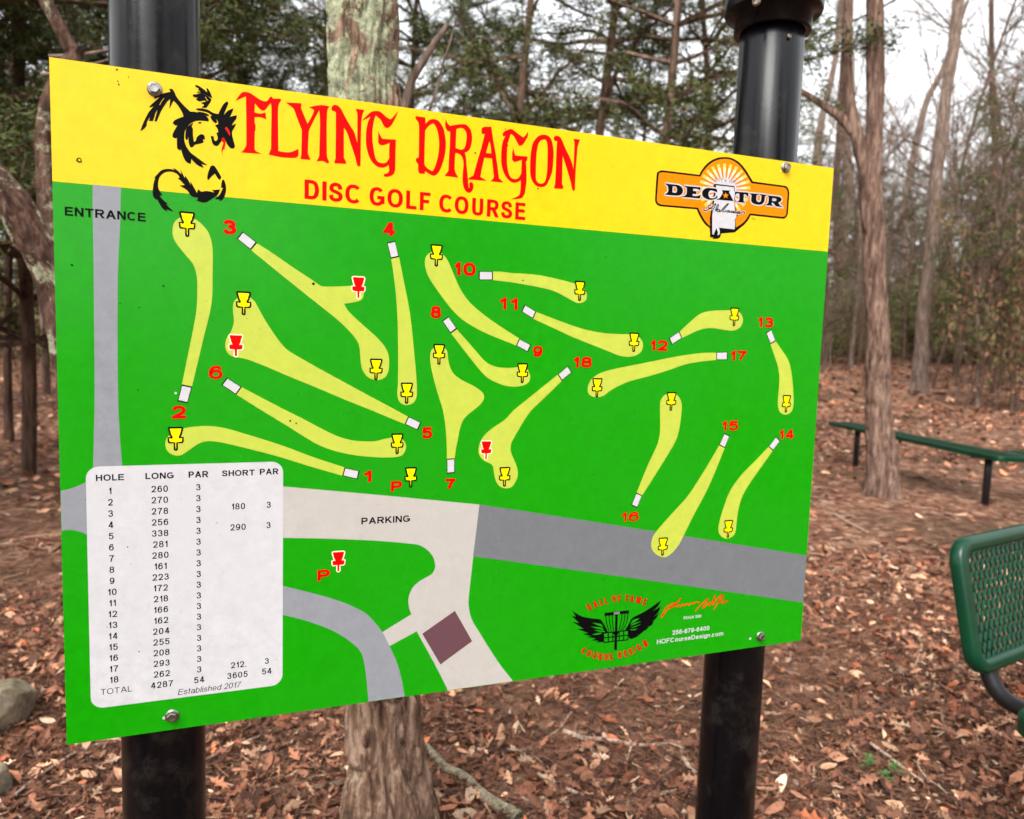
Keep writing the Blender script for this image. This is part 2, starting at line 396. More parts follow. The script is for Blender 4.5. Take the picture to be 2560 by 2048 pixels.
FW = [
 '01 1533,1512* 1580,1280 1625,1060 1655,880 1662,700 1655,590 1625,500 1560,420 1485,325 1456,260 1455,190 1475,140 1515,110 1570,97 1640,120 1700,165 1755,235 1785,330 1792,440 1790,600 1788,770 1765,920 1720,1100 1670,1310 1617,1530*',
 '12 745,487* 480,400 240,310 0,232 02 2030,195 1940,167 1840,147 1750,138 1650,143 1560,155 1490,180 1430,215 1400,250 1393,290 1402,335 1430,368 1480,387 1525,384 1575,355 1630,315 1690,280 1750,267 1830,272 1930,292 2040,318 2156,347 12 200,400 450,478 725,557*',
 '11 10,325* 150,415 300,520 440,612 510,660 545,683 590,690 700,688 800,684 860,688 895,720 906,757 895,792 865,812 800,826 742,834* 760,870 800,920 870,985 960,1065 1040,1140 1090,1205 1115,1265 1121,1340 1115,1400 1090,1450 1050,1472 1010,1476 960,1463 920,1430 893,1380 882,1320 877,1260 870,1195 850,1145 800,1080 720,1000 620,915 500,820 350,700 200,580 60,465 0,418 01 2116,382*',
 '11 1205,442* 1240,620 1280,820 1305,980 1322,1140 1337,1300 1350,1450 1355,1580 1345,1640 1315,1675 1268,1688 1225,1675 1198,1640 1190,1580 1195,1500 1197,1300 1193,1000 1180,780 1160,600 1138,456*',
 '12 1280,60* 1170,0 11 900,1580 600,1417 400,1305 290,1240 230,1190 150,1085 70,960 0,833 01 2140,810 2110,785 2050,765 2000,785 1970,820 1961,870 1968,950 1968,1000 1945,1070 1910,1120 1897,1180 1905,1225 1935,1265 1985,1285 2050,1295 2110,1312 2156,1330 11 100,1370 300,1455 500,1537 750,1643 955,1725 12 1250,122*',
 '01 2036,1537* 2156,1600 11 240,1725 12 400,80 550,160 680,222 790,255 900,268 1000,267 1080,248 1150,235 1215,240 1250,270 1263,310 1255,350 1230,385 1180,400 1080,404 950,398 800,380 650,345 520,295 400,225 250,130 100,40 35,0 01 1992,1600*',
 '12 1608,415* 1605,280 1595,140 1572,0 11 1530,1590 1495,1460 1470,1340 1467,1260 1485,1215 1530,1190 1580,1200 1610,1235 1617,1300 1635,1370 1670,1430 1740,1480 1830,1525 1895,1570 1920,1610 1910,1655 1870,1700 12 1790,40 1745,90 1718,160 1700,250 1682,340 1673,410*',
 '11 1692,1050* 1780,1150 1850,1230 1920,1310 1980,1350 2050,1370 2120,1374 21 0,1373 60,1368 120,1380 145,1415 152,1460 140,1495 100,1520 40,1532 0,1532 11 2100,1525 2030,1500 1960,1465 1900,1410 1830,1325 1740,1210 1643,1085*',
 '21 60,1127* 0,1088 11 2050,1020 1950,950 1850,870 1780,800 1720,710 1670,600 1620,480 1580,425 1540,400 1490,395 1440,425 1422,475 1430,545 1460,620 1540,740 1630,860 1700,935 1770,990 1880,1055 2000,1110 2156,1172 21 33,1187*',
 '11 1995,563* 2080,566 21 0,576 120,582 250,597 400,630 520,662 590,690 620,730 630,770 620,805 590,825 550,828 510,810 430,765 350,727 250,700 120,675 0,655 11 2080,645 1995,635*',
 '21 204,903* 350,960 500,1015 640,1057 780,1082 900,1090 1000,1092 1060,1110 1095,1150 1102,1195 1085,1240 1040,1270 980,1281 900,1270 800,1230 660,1175 500,1110 340,1035 178,962*',
 '21 1412,1068* 1480,1005 1560,935 1620,905 1700,892 1800,889 1880,892 1925,915 1944,970 1930,1020 1895,1050 1850,1061 1780,1053 1700,1040 1630,1042 1560,1062 1432,1122*',
 '31 66,1152* 120,1230 170,1310 190,1380 205,1480 213,1600 214,1680 32 200,10 175,35 140,43 110,30 90,0 31 82,1670 88,1580 95,1480 90,1400 70,1320 20,1175*',
 '22 2160,314* 2050,430 1950,530 1870,630 1820,720 1780,830 1750,930 1738,1000 1745,1045 1770,1075 1812,1086 1855,1070 1880,1030 1890,960 1902,860 1925,770 1960,690 2030,580 2156,403 32 38,348*',
 '22 1790,325* 1720,500 1660,640 1600,760 1530,890 1460,1030 1410,1130 1360,1195 1310,1235 1268,1243 1220,1225 1185,1190 1172,1150 1178,1095 1205,1040 1280,950 1380,840 1470,740 1540,640 1640,480 1744,302*',
 '22 1097,722* 1200,560 1300,400 1370,280 1400,200 1420,90 1428,0 21 1429,1680 1415,1635 1385,1600 1340,1588 1290,1600 1255,1640 1246,1690 22 1247,100 1245,200 1225,290 1180,390 1130,500 1049,700*',
 '21 1720,1246* 1620,1248 1500,1260 1350,1285 1200,1315 1050,1345 900,1375 800,1398 720,1430 665,1475 640,1530 640,1580 670,1613 713,1621 765,1612 820,1572 900,1525 1000,1485 1150,1445 1300,1400 1450,1348 1580,1322 1720,1307*',
 '21 384,1432* 250,1540 120,1645 20,1725 12 2156,20 2090,90 2000,150 1930,210 1890,270 1873,340 1885,390 1920,430 1970,455 1995,480 2005,540 2020,600 2050,645 2105,664 2156,650 22 30,605 47,560 45,500 20,430 0,385 12 2143,335 2156,270 22 50,180 110,80 170,0 21 280,1620 418,1484*',
]
for t in FW:
    A = Art(); A.shape(t, 4, 'fair'); A.build('fairway', panel)
TEES = ['12 745,489* 872,516* 855,587* 726,558*', '01 1531,1515* 1617,1533* 1580,1672* 1496,1654*', '01 2043,225* 2163,318* 2113,381* 1993,285*',
 '11 1102,318* 1173,304* 1204,439* 1135,454*', '12 1282,58* 1391,109* 1362,173* 1251,123*', '01 1911,1455* 2036,1535* 1990,1600* 1863,1517*',
 '12 1606,415* 1673,411* 1673,535* 1608,539*', '11 1620,939* 1691,1044* 1638,1083* 1567,977*', '21 60,1127* 160,1181* 134,1240* 33,1187*',
 '11 1876,560* 1995,562* 1995,634* 1876,634*', '21 107,841* 204,901* 177,960* 78,900*', '21 1408,1067* 1432,1122* 1344,1179* 1321,1125*',
 '31 27,1049* 64,1148* 20,1173* -18,1078*', '32 68,228* 102,264* 40,346* 3,314*', '22 1788,200* 1833,220* 1792,323* 1744,300*',
 '22 1047,701* 1097,721* 1054,827* 1004,806*', '21 1720,1242* 1814,1240* 1814,1305* 1720,1307*', '21 470,1357* 505,1410* 418,1482* 384,1430*']
for t in TEES:
    A = Art(); L = to_uv(parse(t)[0]); c = L.mean(0)
    A.poly([L], 5, 'black'); K = c+(L-c)*(1-0.0016/np.linalg.norm(L-c, axis=1))[:, None]
    A.poly([K], 6, 'white'); A.build('tee_box', panel)
A = Art()
BK = [(-.46, .015), (-.44, 0), (.44, 0), (.46, .015), (.445, .12), (.42, .14), (.36, .30), (.25, .43), (.25, .45), (.5, .45), (.48, .63), (.44, .665), (.085, .68), (.08, .985), (.04, 1.0), (-.04, 1.0), (-.08, .985), (-.085, .68), (-.44, .665), (-.48, .63), (-.5, .45), (-.25, .45), (-.25, .43), (-.36, .30), (-.42, .14), (-.445, .12)]
BASK = [('01', 1576, 66, 1577, 264, 0), ('02', 1479, 153, 1481, 340, 0), ('11', 1012, 1303, 1010, 1471, 0), ('11', 863, 612, 862, 785, 1),
 ('11', 1271, 1504, 1268, 1670, 0), ('01', 2052, 737, 2052, 924, 0), ('01', 1986, 1100, 1987, 1276, 1), ('12', 1190, 207, 1188, 370, 0),
 ('11', 1543, 1179, 1540, 1342, 0), ('21', 89, 1340, 86, 1497, 0), ('11', 1521, 341, 1518, 515, 0), ('21', 573, 648, 568, 805, 0),
 ('21', 1031, 1083, 1023, 1235, 0), ('21', 1876, 872, 1868, 1018, 0), ('31', 157, 1608, 150, 1745, 0), ('22', 1823, 936, 1818, 1075, 0),
 ('22', 1272, 1083, 1267, 1226, 0), ('21', 1344, 1583, 1337, 1730, 0), ('21', 720, 1466, 712, 1616, 0), ('12', 1940, 268, 1937, 417, 1),
 ('12', 2096, 490, 2092, 643, 0), ('12', 1305, 491, 1302, 652, 0), ('12', 696, 1199, 692, 1362, 1)]
for ref, x0, y0, x1, y1, red in BASK:
    A = Art()
    a, b = uvp(ref, x0, y0), uvp(ref, x1, y1); h = b[1]-a[1]; cx = (a[0]+b[0])/2; w = h*0.60
    L = np.array([(cx+x*w, a[1]+y*h) for x, y in BK])
    A.line(np.vstack([L, L[:2]]), 0.0030 if red else 0.0021, 7, 'pink' if red else 'black')
    A.poly([L], 8 if red else 6, 'red' if red else 'basket')
    A.build('basket_symbol', panel)
A = Art()
NUM = [('1', ('12', 903, 612), ('12', 972, 513)), ('2', ('02', 1447, 77), ('01', 1567, 1692)), ('3', ('01', 1877, 246), ('01', 1990, 132)),
 ('4', ('11', 1068, 258), ('11', 1172, 153)), ('5', ('12', 1397, 245), ('12', 1485, 147)), ('6', ('01', 1758, 1468), ('01', 1875, 1356)),
 ('7', ('12', 1594, 675), ('12', 1680, 580)), ('8', ('11', 1470, 955), ('11', 1560, 855)), ('9', ('21', 174, 1280), ('21', 258, 1190)),
 ('10', ('11', 1668, 592), ('11', 1852, 492)), ('11', ('11', 2047, 880), ('21', 48, 787)), ('12', ('21', 1162, 1228), ('21', 1312, 1143)),
 ('13', ('21', 2067, 1030), ('31', 48, 950)), ('14', ('32', 92, 250), ('32', 222, 169)), ('15', ('22', 1764, 178), ('22', 1907, 94)),
 ('16', ('22', 917, 947), ('22', 1070, 858)), ('17', ('21', 1837, 1312), ('21', 1978, 1231)), ('18', ('21', 515, 1370), ('21', 675, 1282)),
 ('P', ('12', 1135, 693), ('12', 1230, 600)), ('P', ('12', 517, 1445), ('12', 622, 1344))]
def px(t): return P(*t)
for s, a, b in NUM:
    A = Art(); text_box(A, s, px(a), px(b), 5, 'red', w=(.25 if '6' in s else .285), gap=.12); A.build('hole_number', panel)
A = Art(); text_box(A, 'ENTRANCE', P('01', 547, 90), P('01', 1227, 71), 5, 'black', w=.225); A.build('entrance_lettering', panel); A = Art()
text_box(A, 'PARKING', P('12', 887, 968), P('12', 1297, 890), 5, 'black', w=.225)
A.build('parking_lettering', panel)

# heading
A = Art()
A.shape('F 38,212* 75,160 110,115 150,98 195,103 240,122 300,165 350,197 400,214 435,205 455,175 475,155 495,165 500,180* 580,180* 600,190 598,210* 575,245 565,300 563,400 565,600 567,822* 620,832 690,838 750,825 812,795* 814,860 800,895 760,907 680,905 580,895 500,878 447,865* 460,840 478,795* 480,600 483,400 482,290 475,235* 445,270 405,320 380,327 350,315 315,280 280,240* 278,300 275,348* 310,360 360,362 412,350* 414,390 420,438* 380,418 330,408 278,408* 278,490* 288,492* 288,570* 280,573* 277,700 276,795* 290,820 325,840 358,856* 240,850 112,840* 145,805 175,755* 176,600 174,400 172,300 170,153* 105,180', 3, 'red')
A.shape('F 660,228* 750,232 848,237* 850,270 842,285* 880,380 925,488* 960,430 990,370 1005,325* 990,310 942,287* 1010,270 1100,260 1195,275* 1175,305 1165,345* 1160,500 1160,700 1162,880* 1170,910 1188,955 1180,972 1160,970* 1130,952 1100,945 1033,950* 1055,915 1068,880* 1073,700 1078,450 1068,325* 1010,430 945,565* 940,600 932,750 930,850* 945,890 963,930* 905,927 845,920* 840,910 848,870* 852,750 855,565* 810,450 760,315* 745,295', 3, 'red')
A.shape('F 1220,290 1235,265 1260,258 1300,268 1335,305* 1400,430 1460,530 1500,600 1535,722* 1535,550 1535,375* 1530,350 1515,303* 1570,312 1622,320* 1600,370 1585,450* 1580,600 1577,800 1573,990 1560,1010 1540,1008 1530,985* 1500,870 1450,720 1410,600 1370,537* 1370,700 1370,900* 1382,925 1398,960 1390,980 1375,980* 1320,975 1275,975* 1258,970 1255,950 1268,915* 1270,750 1272,550 1272,350* 1255,335 1225,325', 3, 'red')
A.shape('F 1587,455* 1640,400 1690,355 1730,335 1790,333 1830,350 1890,405 1940,435* 1965,415 2000,375 2037,328* 2015,390 1980,460 1945,515 1905,540 1880,535 1850,500 1820,440 1760,385* 1745,430 1728,510 1720,600 1722,700 1735,800 1750,880 1775,940 1810,965 1860,972 1895,955 1925,910* 1925,800 1930,722* 1880,742 1840,752 1805,740 1790,710* 1790,640 1792,578* 1810,620 1840,672* 1920,678 2008,682* 2003,850 2000,1040* 1990,1085 1960,1120 1910,1137 1870,1135 1858,1115 1870,1100* 1905,1093 1925,1065* 1922,1020 1918,988* 1890,1012 1840,1025 1780,1012 1720,960 1680,890 1650,790 1640,690 1645,570 1665,470 1697,400* 1640,430', 4, 'red')
A.shape('G 90,100* 150,108 212,117* 215,195* 260,150 310,137 360,150 400,190 440,270 460,390 462,480 450,580 420,690 380,780 345,820 310,830 270,815 207,773* 205,808* 160,805 135,795 125,765 125,690* 100,655 97,630 105,615 130,610* 133,500 135,300 135,230* 125,175 95,135', 3, 'red', ['G 210,278* 250,225 300,193 325,205 360,280 380,400 378,500 365,600 335,710 305,768 290,772 250,750 210,710 200,680* 203,500'])
A.shape('G 462,137* 485,190 515,220* 600,205 690,200 740,230 775,290 785,370 775,450 745,520 695,550* 710,600 715,680 725,780 733,860 738,930 745,980* 752,975 750,930 765,910 790,918 802,955 795,1000 770,1033 735,1038 700,1010 675,950 668,880 672,780 680,700 675,640 655,590 620,560 580,553* 573,650 570,750* 585,800 618,856* 530,843 448,832* 480,790 495,768* 502,600 512,450 515,290* 480,280 460,240 455,190', 3, 'red', ['G 592,260* 640,245 680,255 710,295 718,350 710,430 690,490 650,512 583,492* 588,370'])
A.shape('G 905,250 935,233 1020,230* 1045,400 1080,600 1115,862* 1140,885 1170,915* 1085,908 1003,897* 1030,880 1052,850* 1040,740 1027,620* 980,614 935,610* 905,740 887,845* 920,865 965,893* 850,885 728,875* 760,850 800,828* 850,650 900,480 940,318* 920,322 903,310 900,280', 4, 'red', ['G 997,405* 1015,490 1018,558* 955,552* 975,480'])
A.shape('G 1160,315 1185,285 1240,262 1280,265 1340,310 1412,362* 1440,335 1470,290* 1470,340 1440,400 1400,455 1360,465* 1320,390 1290,340 1258,318* 1235,390 1220,440* 1228,470* 1215,478* 1212,600 1215,700 1230,790 1255,845 1290,870 1330,870 1360,850 1385,805* 1390,720 1393,637* 1340,655 1305,662 1275,640* 1275,560 1287,490* 1305,560 1315,582* 1390,590 1466,594* 1458,650* 1445,655* 1450,750 1452,900* 1440,990 1425,1060 1390,1105 1330,1117 1255,1120* 1330,1090 1365,1065* 1378,1000 1380,885* 1350,905 1295,918 1240,890 1190,830 1155,740 1140,640 1145,500 1165,400 1195,340* 1175,350 1162,340', 3, 'red')
A.shape('G 1670,328 1720,345 1760,400 1782,520 1780,650 1765,780 1730,880 1690,950 1640,970 1580,960 1530,910 1500,830 1495,700 1505,550 1530,430 1580,360 1620,335', 3, 'red', ['G 1680,390 1700,420 1710,500 1708,650 1700,800 1680,890 1650,925 1610,925 1580,900 1566,850 1568,700 1575,560 1595,450 1620,405 1650,390'])
A.shape('G 1785,375 1795,350 1825,340 1860,355 1885,390* 1930,500 1975,590 2010,680 2025,755* 2030,650 2040,440* 2035,410 2022,378* 2065,383 2108,388* 2090,435 2075,490* 2065,630 2055,750 2045,1000* 2035,1015 2020,1013 2010,995* 1985,880 1940,730 1895,590* 1890,750 1887,930* 1905,975 1890,993* 1840,990 1795,990* 1790,970 1800,940* 1808,800 1815,600 1825,405* 1800,405', 3, 'red')
A.build('title_lettering', panel)
A = Art()
for ch, a, b in (('D', 42, 178), ('I', 207, 241), ('S', 268, 398), ('C', 420, 555), ('G', 645, 787), ('O', 811, 957), ('L', 985, 1085), ('F', 1112, 1213), ('C', 1292, 1413), ('O', 1436, 1568), ('U', 1597, 1705), ('R', 1735, 1852), ('S', 1866, 1975), ('E', 1998, 2098)):
    text_box(A, ch, P('C', a, 212+(a-42)*.0978), P('C', b, 31+(b-42)*.1083), 3, 'red', w=.22)
A.build('subtitle_lettering', panel)

# dragon
A = Art()
for t in ['R 420,115* 460,118 490,165 520,225 600,320 690,405* 740,405 820,425 890,460 920,500 918,527* 880,520 800,515 730,530 660,580 620,650 610,740 625,820 660,880 700,930 780,990 900,1080* 860,1075 825,1060* 860,1115* 780,1080 700,1000* 693,1065* 640,1040 600,970 570,875* 560,895* 525,870 520,800 520,728* 500,740 465,725* 470,680 530,570* 500,575 467,550* 490,515 540,490 605,465* 580,400 530,320 475,262* 450,310 425,365* 430,300 435,240* 400,270 350,340 310,410 260,527* 235,525* 270,400 280,370* 250,410 225,490 215,520* 165,520* 185,455* 140,530 135,575* 100,620 57,648* 80,580 120,490 170,400 240,325* 210,340 165,348* 200,310 310,215* 270,225 235,240* 240,210 300,185 440,150*',
 'R 755,65* 800,80 870,130 905,165* 893,108* 910,112 940,160 970,230* 930,215 870,180 800,160 770,165* 790,150 830,150* 785,125* 800,110* 755,85',
 'R 725,185* 770,183 820,170 880,190 930,225 955,250 930,300 890,355* 830,350* 865,320 825,290* 870,280 905,270* 860,262 800,272 760,245* 790,225* 745,220 722,205',
 'R 768,362* 850,365 920,385 980,420 1045,435* 1070,380 1110,310 1155,272* 1172,293* 1140,370 1110,450* 1170,390 1237,362* 1200,450 1160,525* 1200,470 1275,450* 1272,490 1240,530 1210,582* 1268,555* 1250,600 1220,650 1220,710 1255,840* 1240,865 1200,865 1160,820 1115,730* 1085,770 1040,830 1000,833 970,800 948,708* 985,720* 990,760 1015,775 1040,740 1020,675* 1045,665* 1035,620 1005,580* 1045,560* 1035,520 1010,490 960,450 900,410 768,380*',
 'R 783,403* 860,415 928,445* 910,458 860,440 790,415*', 'R 945,465 975,460 1015,500 1025,540 1005,548 965,510', 'R 792,535* 828,535* 828,553* 792,553*',
 'R 725,545* 705,590 720,620 720,700 735,790* 760,770 775,725 820,688* 860,700 875,750* 845,755* 855,790 820,805 750,820 720,850* 690,850 670,790 665,700* 655,755* 630,750 630,670 650,600',
 'R 948,1092* 990,1090 1040,1160 1082,1235* 1062,1272* 1030,1235 1000,1185* 950,1230 920,1267* 905,1250 915,1180',
 'R 1095,1270* 1115,1270 1138,1340 1138,1420 1110,1500 1070,1537* 1055,1515* 1000,1510* 1060,1460 1105,1370* 1080,1365* 1085,1310',
 'R 1065,1390* 1045,1440 1030,1465* 960,1510 900,1545 850,1553 770,1530* 790,1495* 740,1485 700,1470 650,1400 555,1340* 620,1335* 570,1280 530,1250* 555,1240* 530,1200 480,1170 420,1160 350,1180 300,1230 280,1300 285,1380 335,1465* 300,1465* 330,1510 405,1575* 380,1577* 410,1610 475,1668* 430,1655 385,1635* 395,1668* 340,1630 300,1570 275,1520* 240,1505 215,1460 215,1380 230,1290 250,1245* 230,1248* 270,1200 330,1145 420,1130 490,1145* 470,1118* 520,1145 580,1205* 565,1140* 590,1190 620,1250* 625,1215* 660,1270 700,1345* 690,1290* 720,1340 775,1440* 785,1388* 830,1420* 900,1410 1000,1430* 965,1400*']:
    A.shape(t, 5, 'black', stroke=('black', .0003))
A.shape('R 1130,615 1150,600 1185,650 1193,705 1175,690 1155,650', 6, 'dred')
A.shape('R 1090,740* 1115,735 1135,790 1120,890* 1110,870* 1095,920 1112,980* 1090,930 1085,880 1110,800* 1085,770', 6, 'red')
for x0, y0, x1, y1 in ((355, 235, 300, 320), (880, 215, 915, 265)):
    A.stroke(f'R {x0},{y0} {(x0+x1)/2-6},{(y0+y1)/2} {x1},{y1}', 0.0006, 6, 'yellow')
A.build('dragon_emblem', panel)

# city emblem
A = Art()
A.shape('X 45,690* 70,340 90,300 130,278 180,278* 705,342* 760,250 850,155 960,95 1080,77 1200,95 1310,160 1400,265 1460,360 1510,442* 1960,503* 2010,515 2045,560 2057,620* 2035,920* 2015,970 1980,998 1940,1000* 1478,950* 1440,1020 1380,1090 1300,1155* 1240,1205* 1030,1220* 1030,1250 1000,1295 910,1303* 915,1280 870,1280* 862,1140* 790,1080 730,990 690,910 670,860* 130,815* 80,795 50,750', 2, 'black')
A.shape('X 72,690* 100,350 120,315 160,305* 720,372* 780,275 870,180 970,125 1080,105 1190,122 1290,185 1375,285 1435,380 1490,470* 1960,530* 2000,545 2022,580 2030,625* 2008,920* 1990,960 1945,972* 1462,920* 1420,990 1360,1060 1290,1110 1240,1140* 865,1110* 800,1040 750,960 715,890 690,835* 140,788* 95,770 75,735', 3, 'orange')
cx, cy = 1085, 560
for i in range(25):
    a = math.radians(90+14.4*i); hw = math.radians(3.7)
    def pt(r, t): return P('X', cx+math.cos(t)*r, cy-math.sin(t)*r)
    A.poly([to_uv([pt(120, a-hw), pt(385, a-hw), pt(385, a+hw), pt(120, a+hw)])], 4, 'ray1')
    A.poly([to_uv([pt(120, a-hw), pt(325, a-hw*.95), pt(325, a+hw*.95), pt(120, a+hw)])], 5, 'ray2')
    A.poly([to_uv([pt(100, a-hw), pt(255, a-hw*.95), pt(255, a+hw*.95), pt(100, a+hw)])], 6, 'white')
A.poly([to_uv([P('X', cx+math.cos(t)*175, cy-math.sin(t)*165) for t in np.linspace(0, 2*math.pi, 24, endpoint=False)])], 6.6, 'white')
A.shape('X 915,500* 940,478* 1235,512* 1240,700* 1250,850* 1285,960* 1245,1020* 1258,1090* 1250,1160* 1245,1200* 1030,1222* 1030,1250* 1000,1293* 908,1303* 915,1280* 870,1280* 862,1000* 905,740* 930,560*', 7, 'black')
A.shape('X 955,500* 1225,530* 1230,700* 1238,860* 1268,965* 1235,1020* 1245,1085* 1233,1160* 1000,1135* 1010,1165* 1015,1230* 980,1250* 985,1200* 960,1140* 940,1190* 920,1240* 900,1235* 900,950* 930,740* 962,560*', 8, 'white')
HW = ('white', 0.0034)
for t, hl in [('X 190,472* 320,488 400,500 450,540 462,590 440,635 390,655 300,652 185,640* 235,600 240,545 232,510*', ['X 305,515* 350,520 370,545 370,590 350,612 305,608*']),
 ('X 478,508* 725,530* 722,580* 680,558 615,552* 612,583* 665,590* 660,635* 610,628* 605,655 670,660 728,640* 715,700* 450,675* 510,635 520,545*', []),
 ('X 905,545 970,555* 975,610* 930,590 880,578 850,600 845,650 870,690 930,690 975,650* 970,690 900,718 830,712 765,675 745,620 765,570 820,540', []),
 ('X 1040,572* 1170,580* 1150,600* 1195,690 1220,738* 960,715* 1010,690 1060,610*', []),
 ('X 1240,595* 1440,610* 1440,680* 1400,640 1375,635* 1370,735 1400,765* 1255,748* 1300,725 1305,625* 1265,625 1235,670*', []),
 ('X 1450,618* 1600,630* 1565,650* 1560,720 1590,750 1625,735 1635,660* 1605,640* 1610,632* 1720,645* 1690,670 1680,740 1640,785 1580,792 1500,765 1480,720 1485,650', []),
 ('X 1725,652* 1880,668 1930,690 1935,730 1890,760* 1910,795 1965,830* 1850,815* 1810,765 1795,760 1790,790 1820,812* 1690,795* 1735,765 1745,680*', ['X 1800,690* 1850,700 1860,720 1840,738 1795,732*'])]:
    A.shape(t, 10, 'black', hl, stroke=HW)
A.poly([to_uv([P('X', 1100+(50 if i % 2 == 0 else 20)*math.sin(i*math.pi/5), 655-(50 if i % 2 == 0 else 20)*math.cos(i*math.pi/5)) for i in range(10)])], 11, 'orange')
for t in ['X 775,850 770,868 795,880 860,850 930,790 955,780 930,830 905,885', 'X 905,850 860,845 835,830 850,800 885,798', 'X 945,885 975,850 995,795 975,800 950,870 965,885', 'X 1005,860 980,865 975,890 995,895 1015,865 1010,895 1035,885',
 'X 1040,890 1050,860 1120,785 1142,778 1110,820 1060,880 1070,900 1100,885 1100,865', 'X 1150,875 1120,885 1125,905 1150,895 1160,875 1155,905 1175,895', 'X 1190,880 1185,912 1215,885 1210,915 1240,890 1235,915 1258,910',
 'X 1300,895 1265,905 1275,925 1300,905 1310,895 1305,925 1340,905 1370,895 1385,915 1375,932']:
    A.stroke(t, 0.0030, 9, 'white'); A.stroke(t, 0.0014, 10, 'black')
text_box(A, 'CITY OF', P('X', 938, 437), P('X', 1253, 432), 10, 'black', w=.15, gap=.3)
text_box(A, 'TM', P('X', 1488, 1018), P('X', 1548, 990), 3, 'black', w=.12)
A.build('city_emblem', panel)

# score table
A = Art()
e = [uvp('02', 722, 640)[0], uvp('03', 765, 640)[0], uvp('12', 237, 700)[0], uvp('13', 215, 450)[0], uvp('02', 850, 484)[1], uvp('12', 140, 435)[1], uvp('03', 900, 786)[1], uvp('13', 100, 603)[1]]
u0, u1, v0, v1 = (e[0]+e[1])/2, (e[2]+e[3])/2, (e[4]+e[5])/2, (e[6]+e[7])/2
print('TABLE', e)
rr = 0.0135
L = []
for cxx, cyy, a0 in ((u1-rr, v0+rr, -90), (u1-rr, v1-rr, 0), (u0+rr, v1-rr, 90), (u0+rr, v0+rr, 180)):
    for k in range(7):
        a = math.radians(a0+k*15); L.append((cxx+math.cos(a)*rr, cyy+math.sin(a)*rr))
A.poly([np.array(L)], 4, 'white')
A.build('score_table', panel)
A = Art()
for s, a, b in (('HOLE', ('02', 808, 603), ('02', 1045, 542)), ('LONG', ('02', 1225, 587), ('02', 1463, 528)), ('PAR', ('02', 1588, 575), ('02', 1755, 517)), ('SHORT', ('02', 1870, 563), ('02', 2145, 505)), ('PAR', ('12', 32, 550), ('12', 190, 495))):
    text_box(A, s, px(a), px(b), 5, 'black', w=.225)
A.build('score_table_heading', panel)
def column(vals, p0, p1, wx=0.9):
    A = Art()
    a, b = uv(*px(p0)), uv(*px(p1)); n = len(vals)-1
    for i, s in enumerate(vals):
        m = a+(b-a)*i/n
        if s is None: continue
        text_uv(A, s, m, 0.0077, 5, 'black', .17, 1.05, .16)
    A.build('score_column', panel)
column([str(i) for i in range(1, 19)], ('02', 928, 685), ('03', 962, 549))
column('260 270 278 256 338 281 280 161 223 172 218 166 162 204 255 208 293 262 4287'.split(), ('02', 1345, 668), ('03', 1364, 590))
column(['3']*18+['54'], ('02', 1670, 654), ('03', 1678, 551))
column(['180', None, '290'], ('02', 2008, 815), ('02', 2005, 990)); column(['212.', '3605'], ('03', 2010, 423), ('03', 2000, 510))
column(['3', None, '3'], ('12', 107, 802), ('12', 105, 973)); column(['3', '54'], ('13', 91, 392), ('13', 91, 478))
A = Art()
text_box(A, 'TOTAL', P('03', 848, 680), P('03', 1113, 600), 5, 'black', w=.13)
text_box(A, 'Established 2017', P('03', 1497, 680), P('03', 2033, 565), 5, 'black', w=.12, shear=0.2)
A.build('score_table_footing', panel)

# designer's emblem, signature, contact lines
A = Art()
A.shape('W 38,265* 80,310 180,365 300,390 400,400 430,420 470,480 505,550* 520,575* 450,590* 455,695* 360,700* 395,680* 300,672* 360,650* 240,630* 300,620* 185,590* 260,580* 115,525* 200,525* 55,435* 140,450* 40,352* 100,370*', 2, 'black', n=3)
A.shape('W 1198,155* 1150,240 1080,300* 1185,240* 1160,310 1090,380* 1170,320* 1130,390 1075,440* 1105,425* 1070,480 1000,510* 1045,490* 1000,540 920,570* 975,550* 930,590 870,615* 920,600* 870,635 830,650* 858,635* 820,655 780,645* 775,560* 730,545* 790,440 830,380 950,320 1080,240', 2, 'black', n=3)
for t in ['W 308,447* 420,462 450,505* 380,478', 'W 285,495* 430,510 455,540* 370,522', 'W 330,540* 455,548 475,566* 400,560', 'W 300,600* 400,575 440,580* 380,600', 'W 922,388* 840,408 795,470* 860,432', 'W 942,428* 850,450 795,492* 870,462', 'W 942,463* 860,490 795,515* 860,503', 'W 900,520* 840,530 790,535* 840,545']:
    A.shape(t, 3, 'green', n=3)
A.shape('W 468,320* 783,285* 783,325* 470,362*', 4, 'black'); A.shape('W 607,345* 637,342* 627,795* 592,797*', 4, 'black')
A.shape('W 570,572* 655,560* 632,610* 600,612*', 4, 'black')
for t in ['W 485,360 495,450 530,570', 'W 525,356 535,450 558,566', 'W 565,352 572,450 585,562', 'W 765,330 755,430 700,550', 'W 730,335 718,440 677,552', 'W 692,340 680,440 650,556']: A.stroke(t, 0.0014, 3, 'black')
for t in ['W 455,580 775,545', 'W 775,545 768,665', 'W 768,665 458,700', 'W 458,700 455,578', 'W 457,640 772,605', 'W 515,575 518,690', 'W 575,570 575,688', 'W 655,560 655,675', 'W 715,553 712,668']: A.stroke(t, 0.0017, 3.5, 'black')
text_box(A, '580', P('W', 588, 340), P('W', 662, 305), 5, 'white', w=.16)
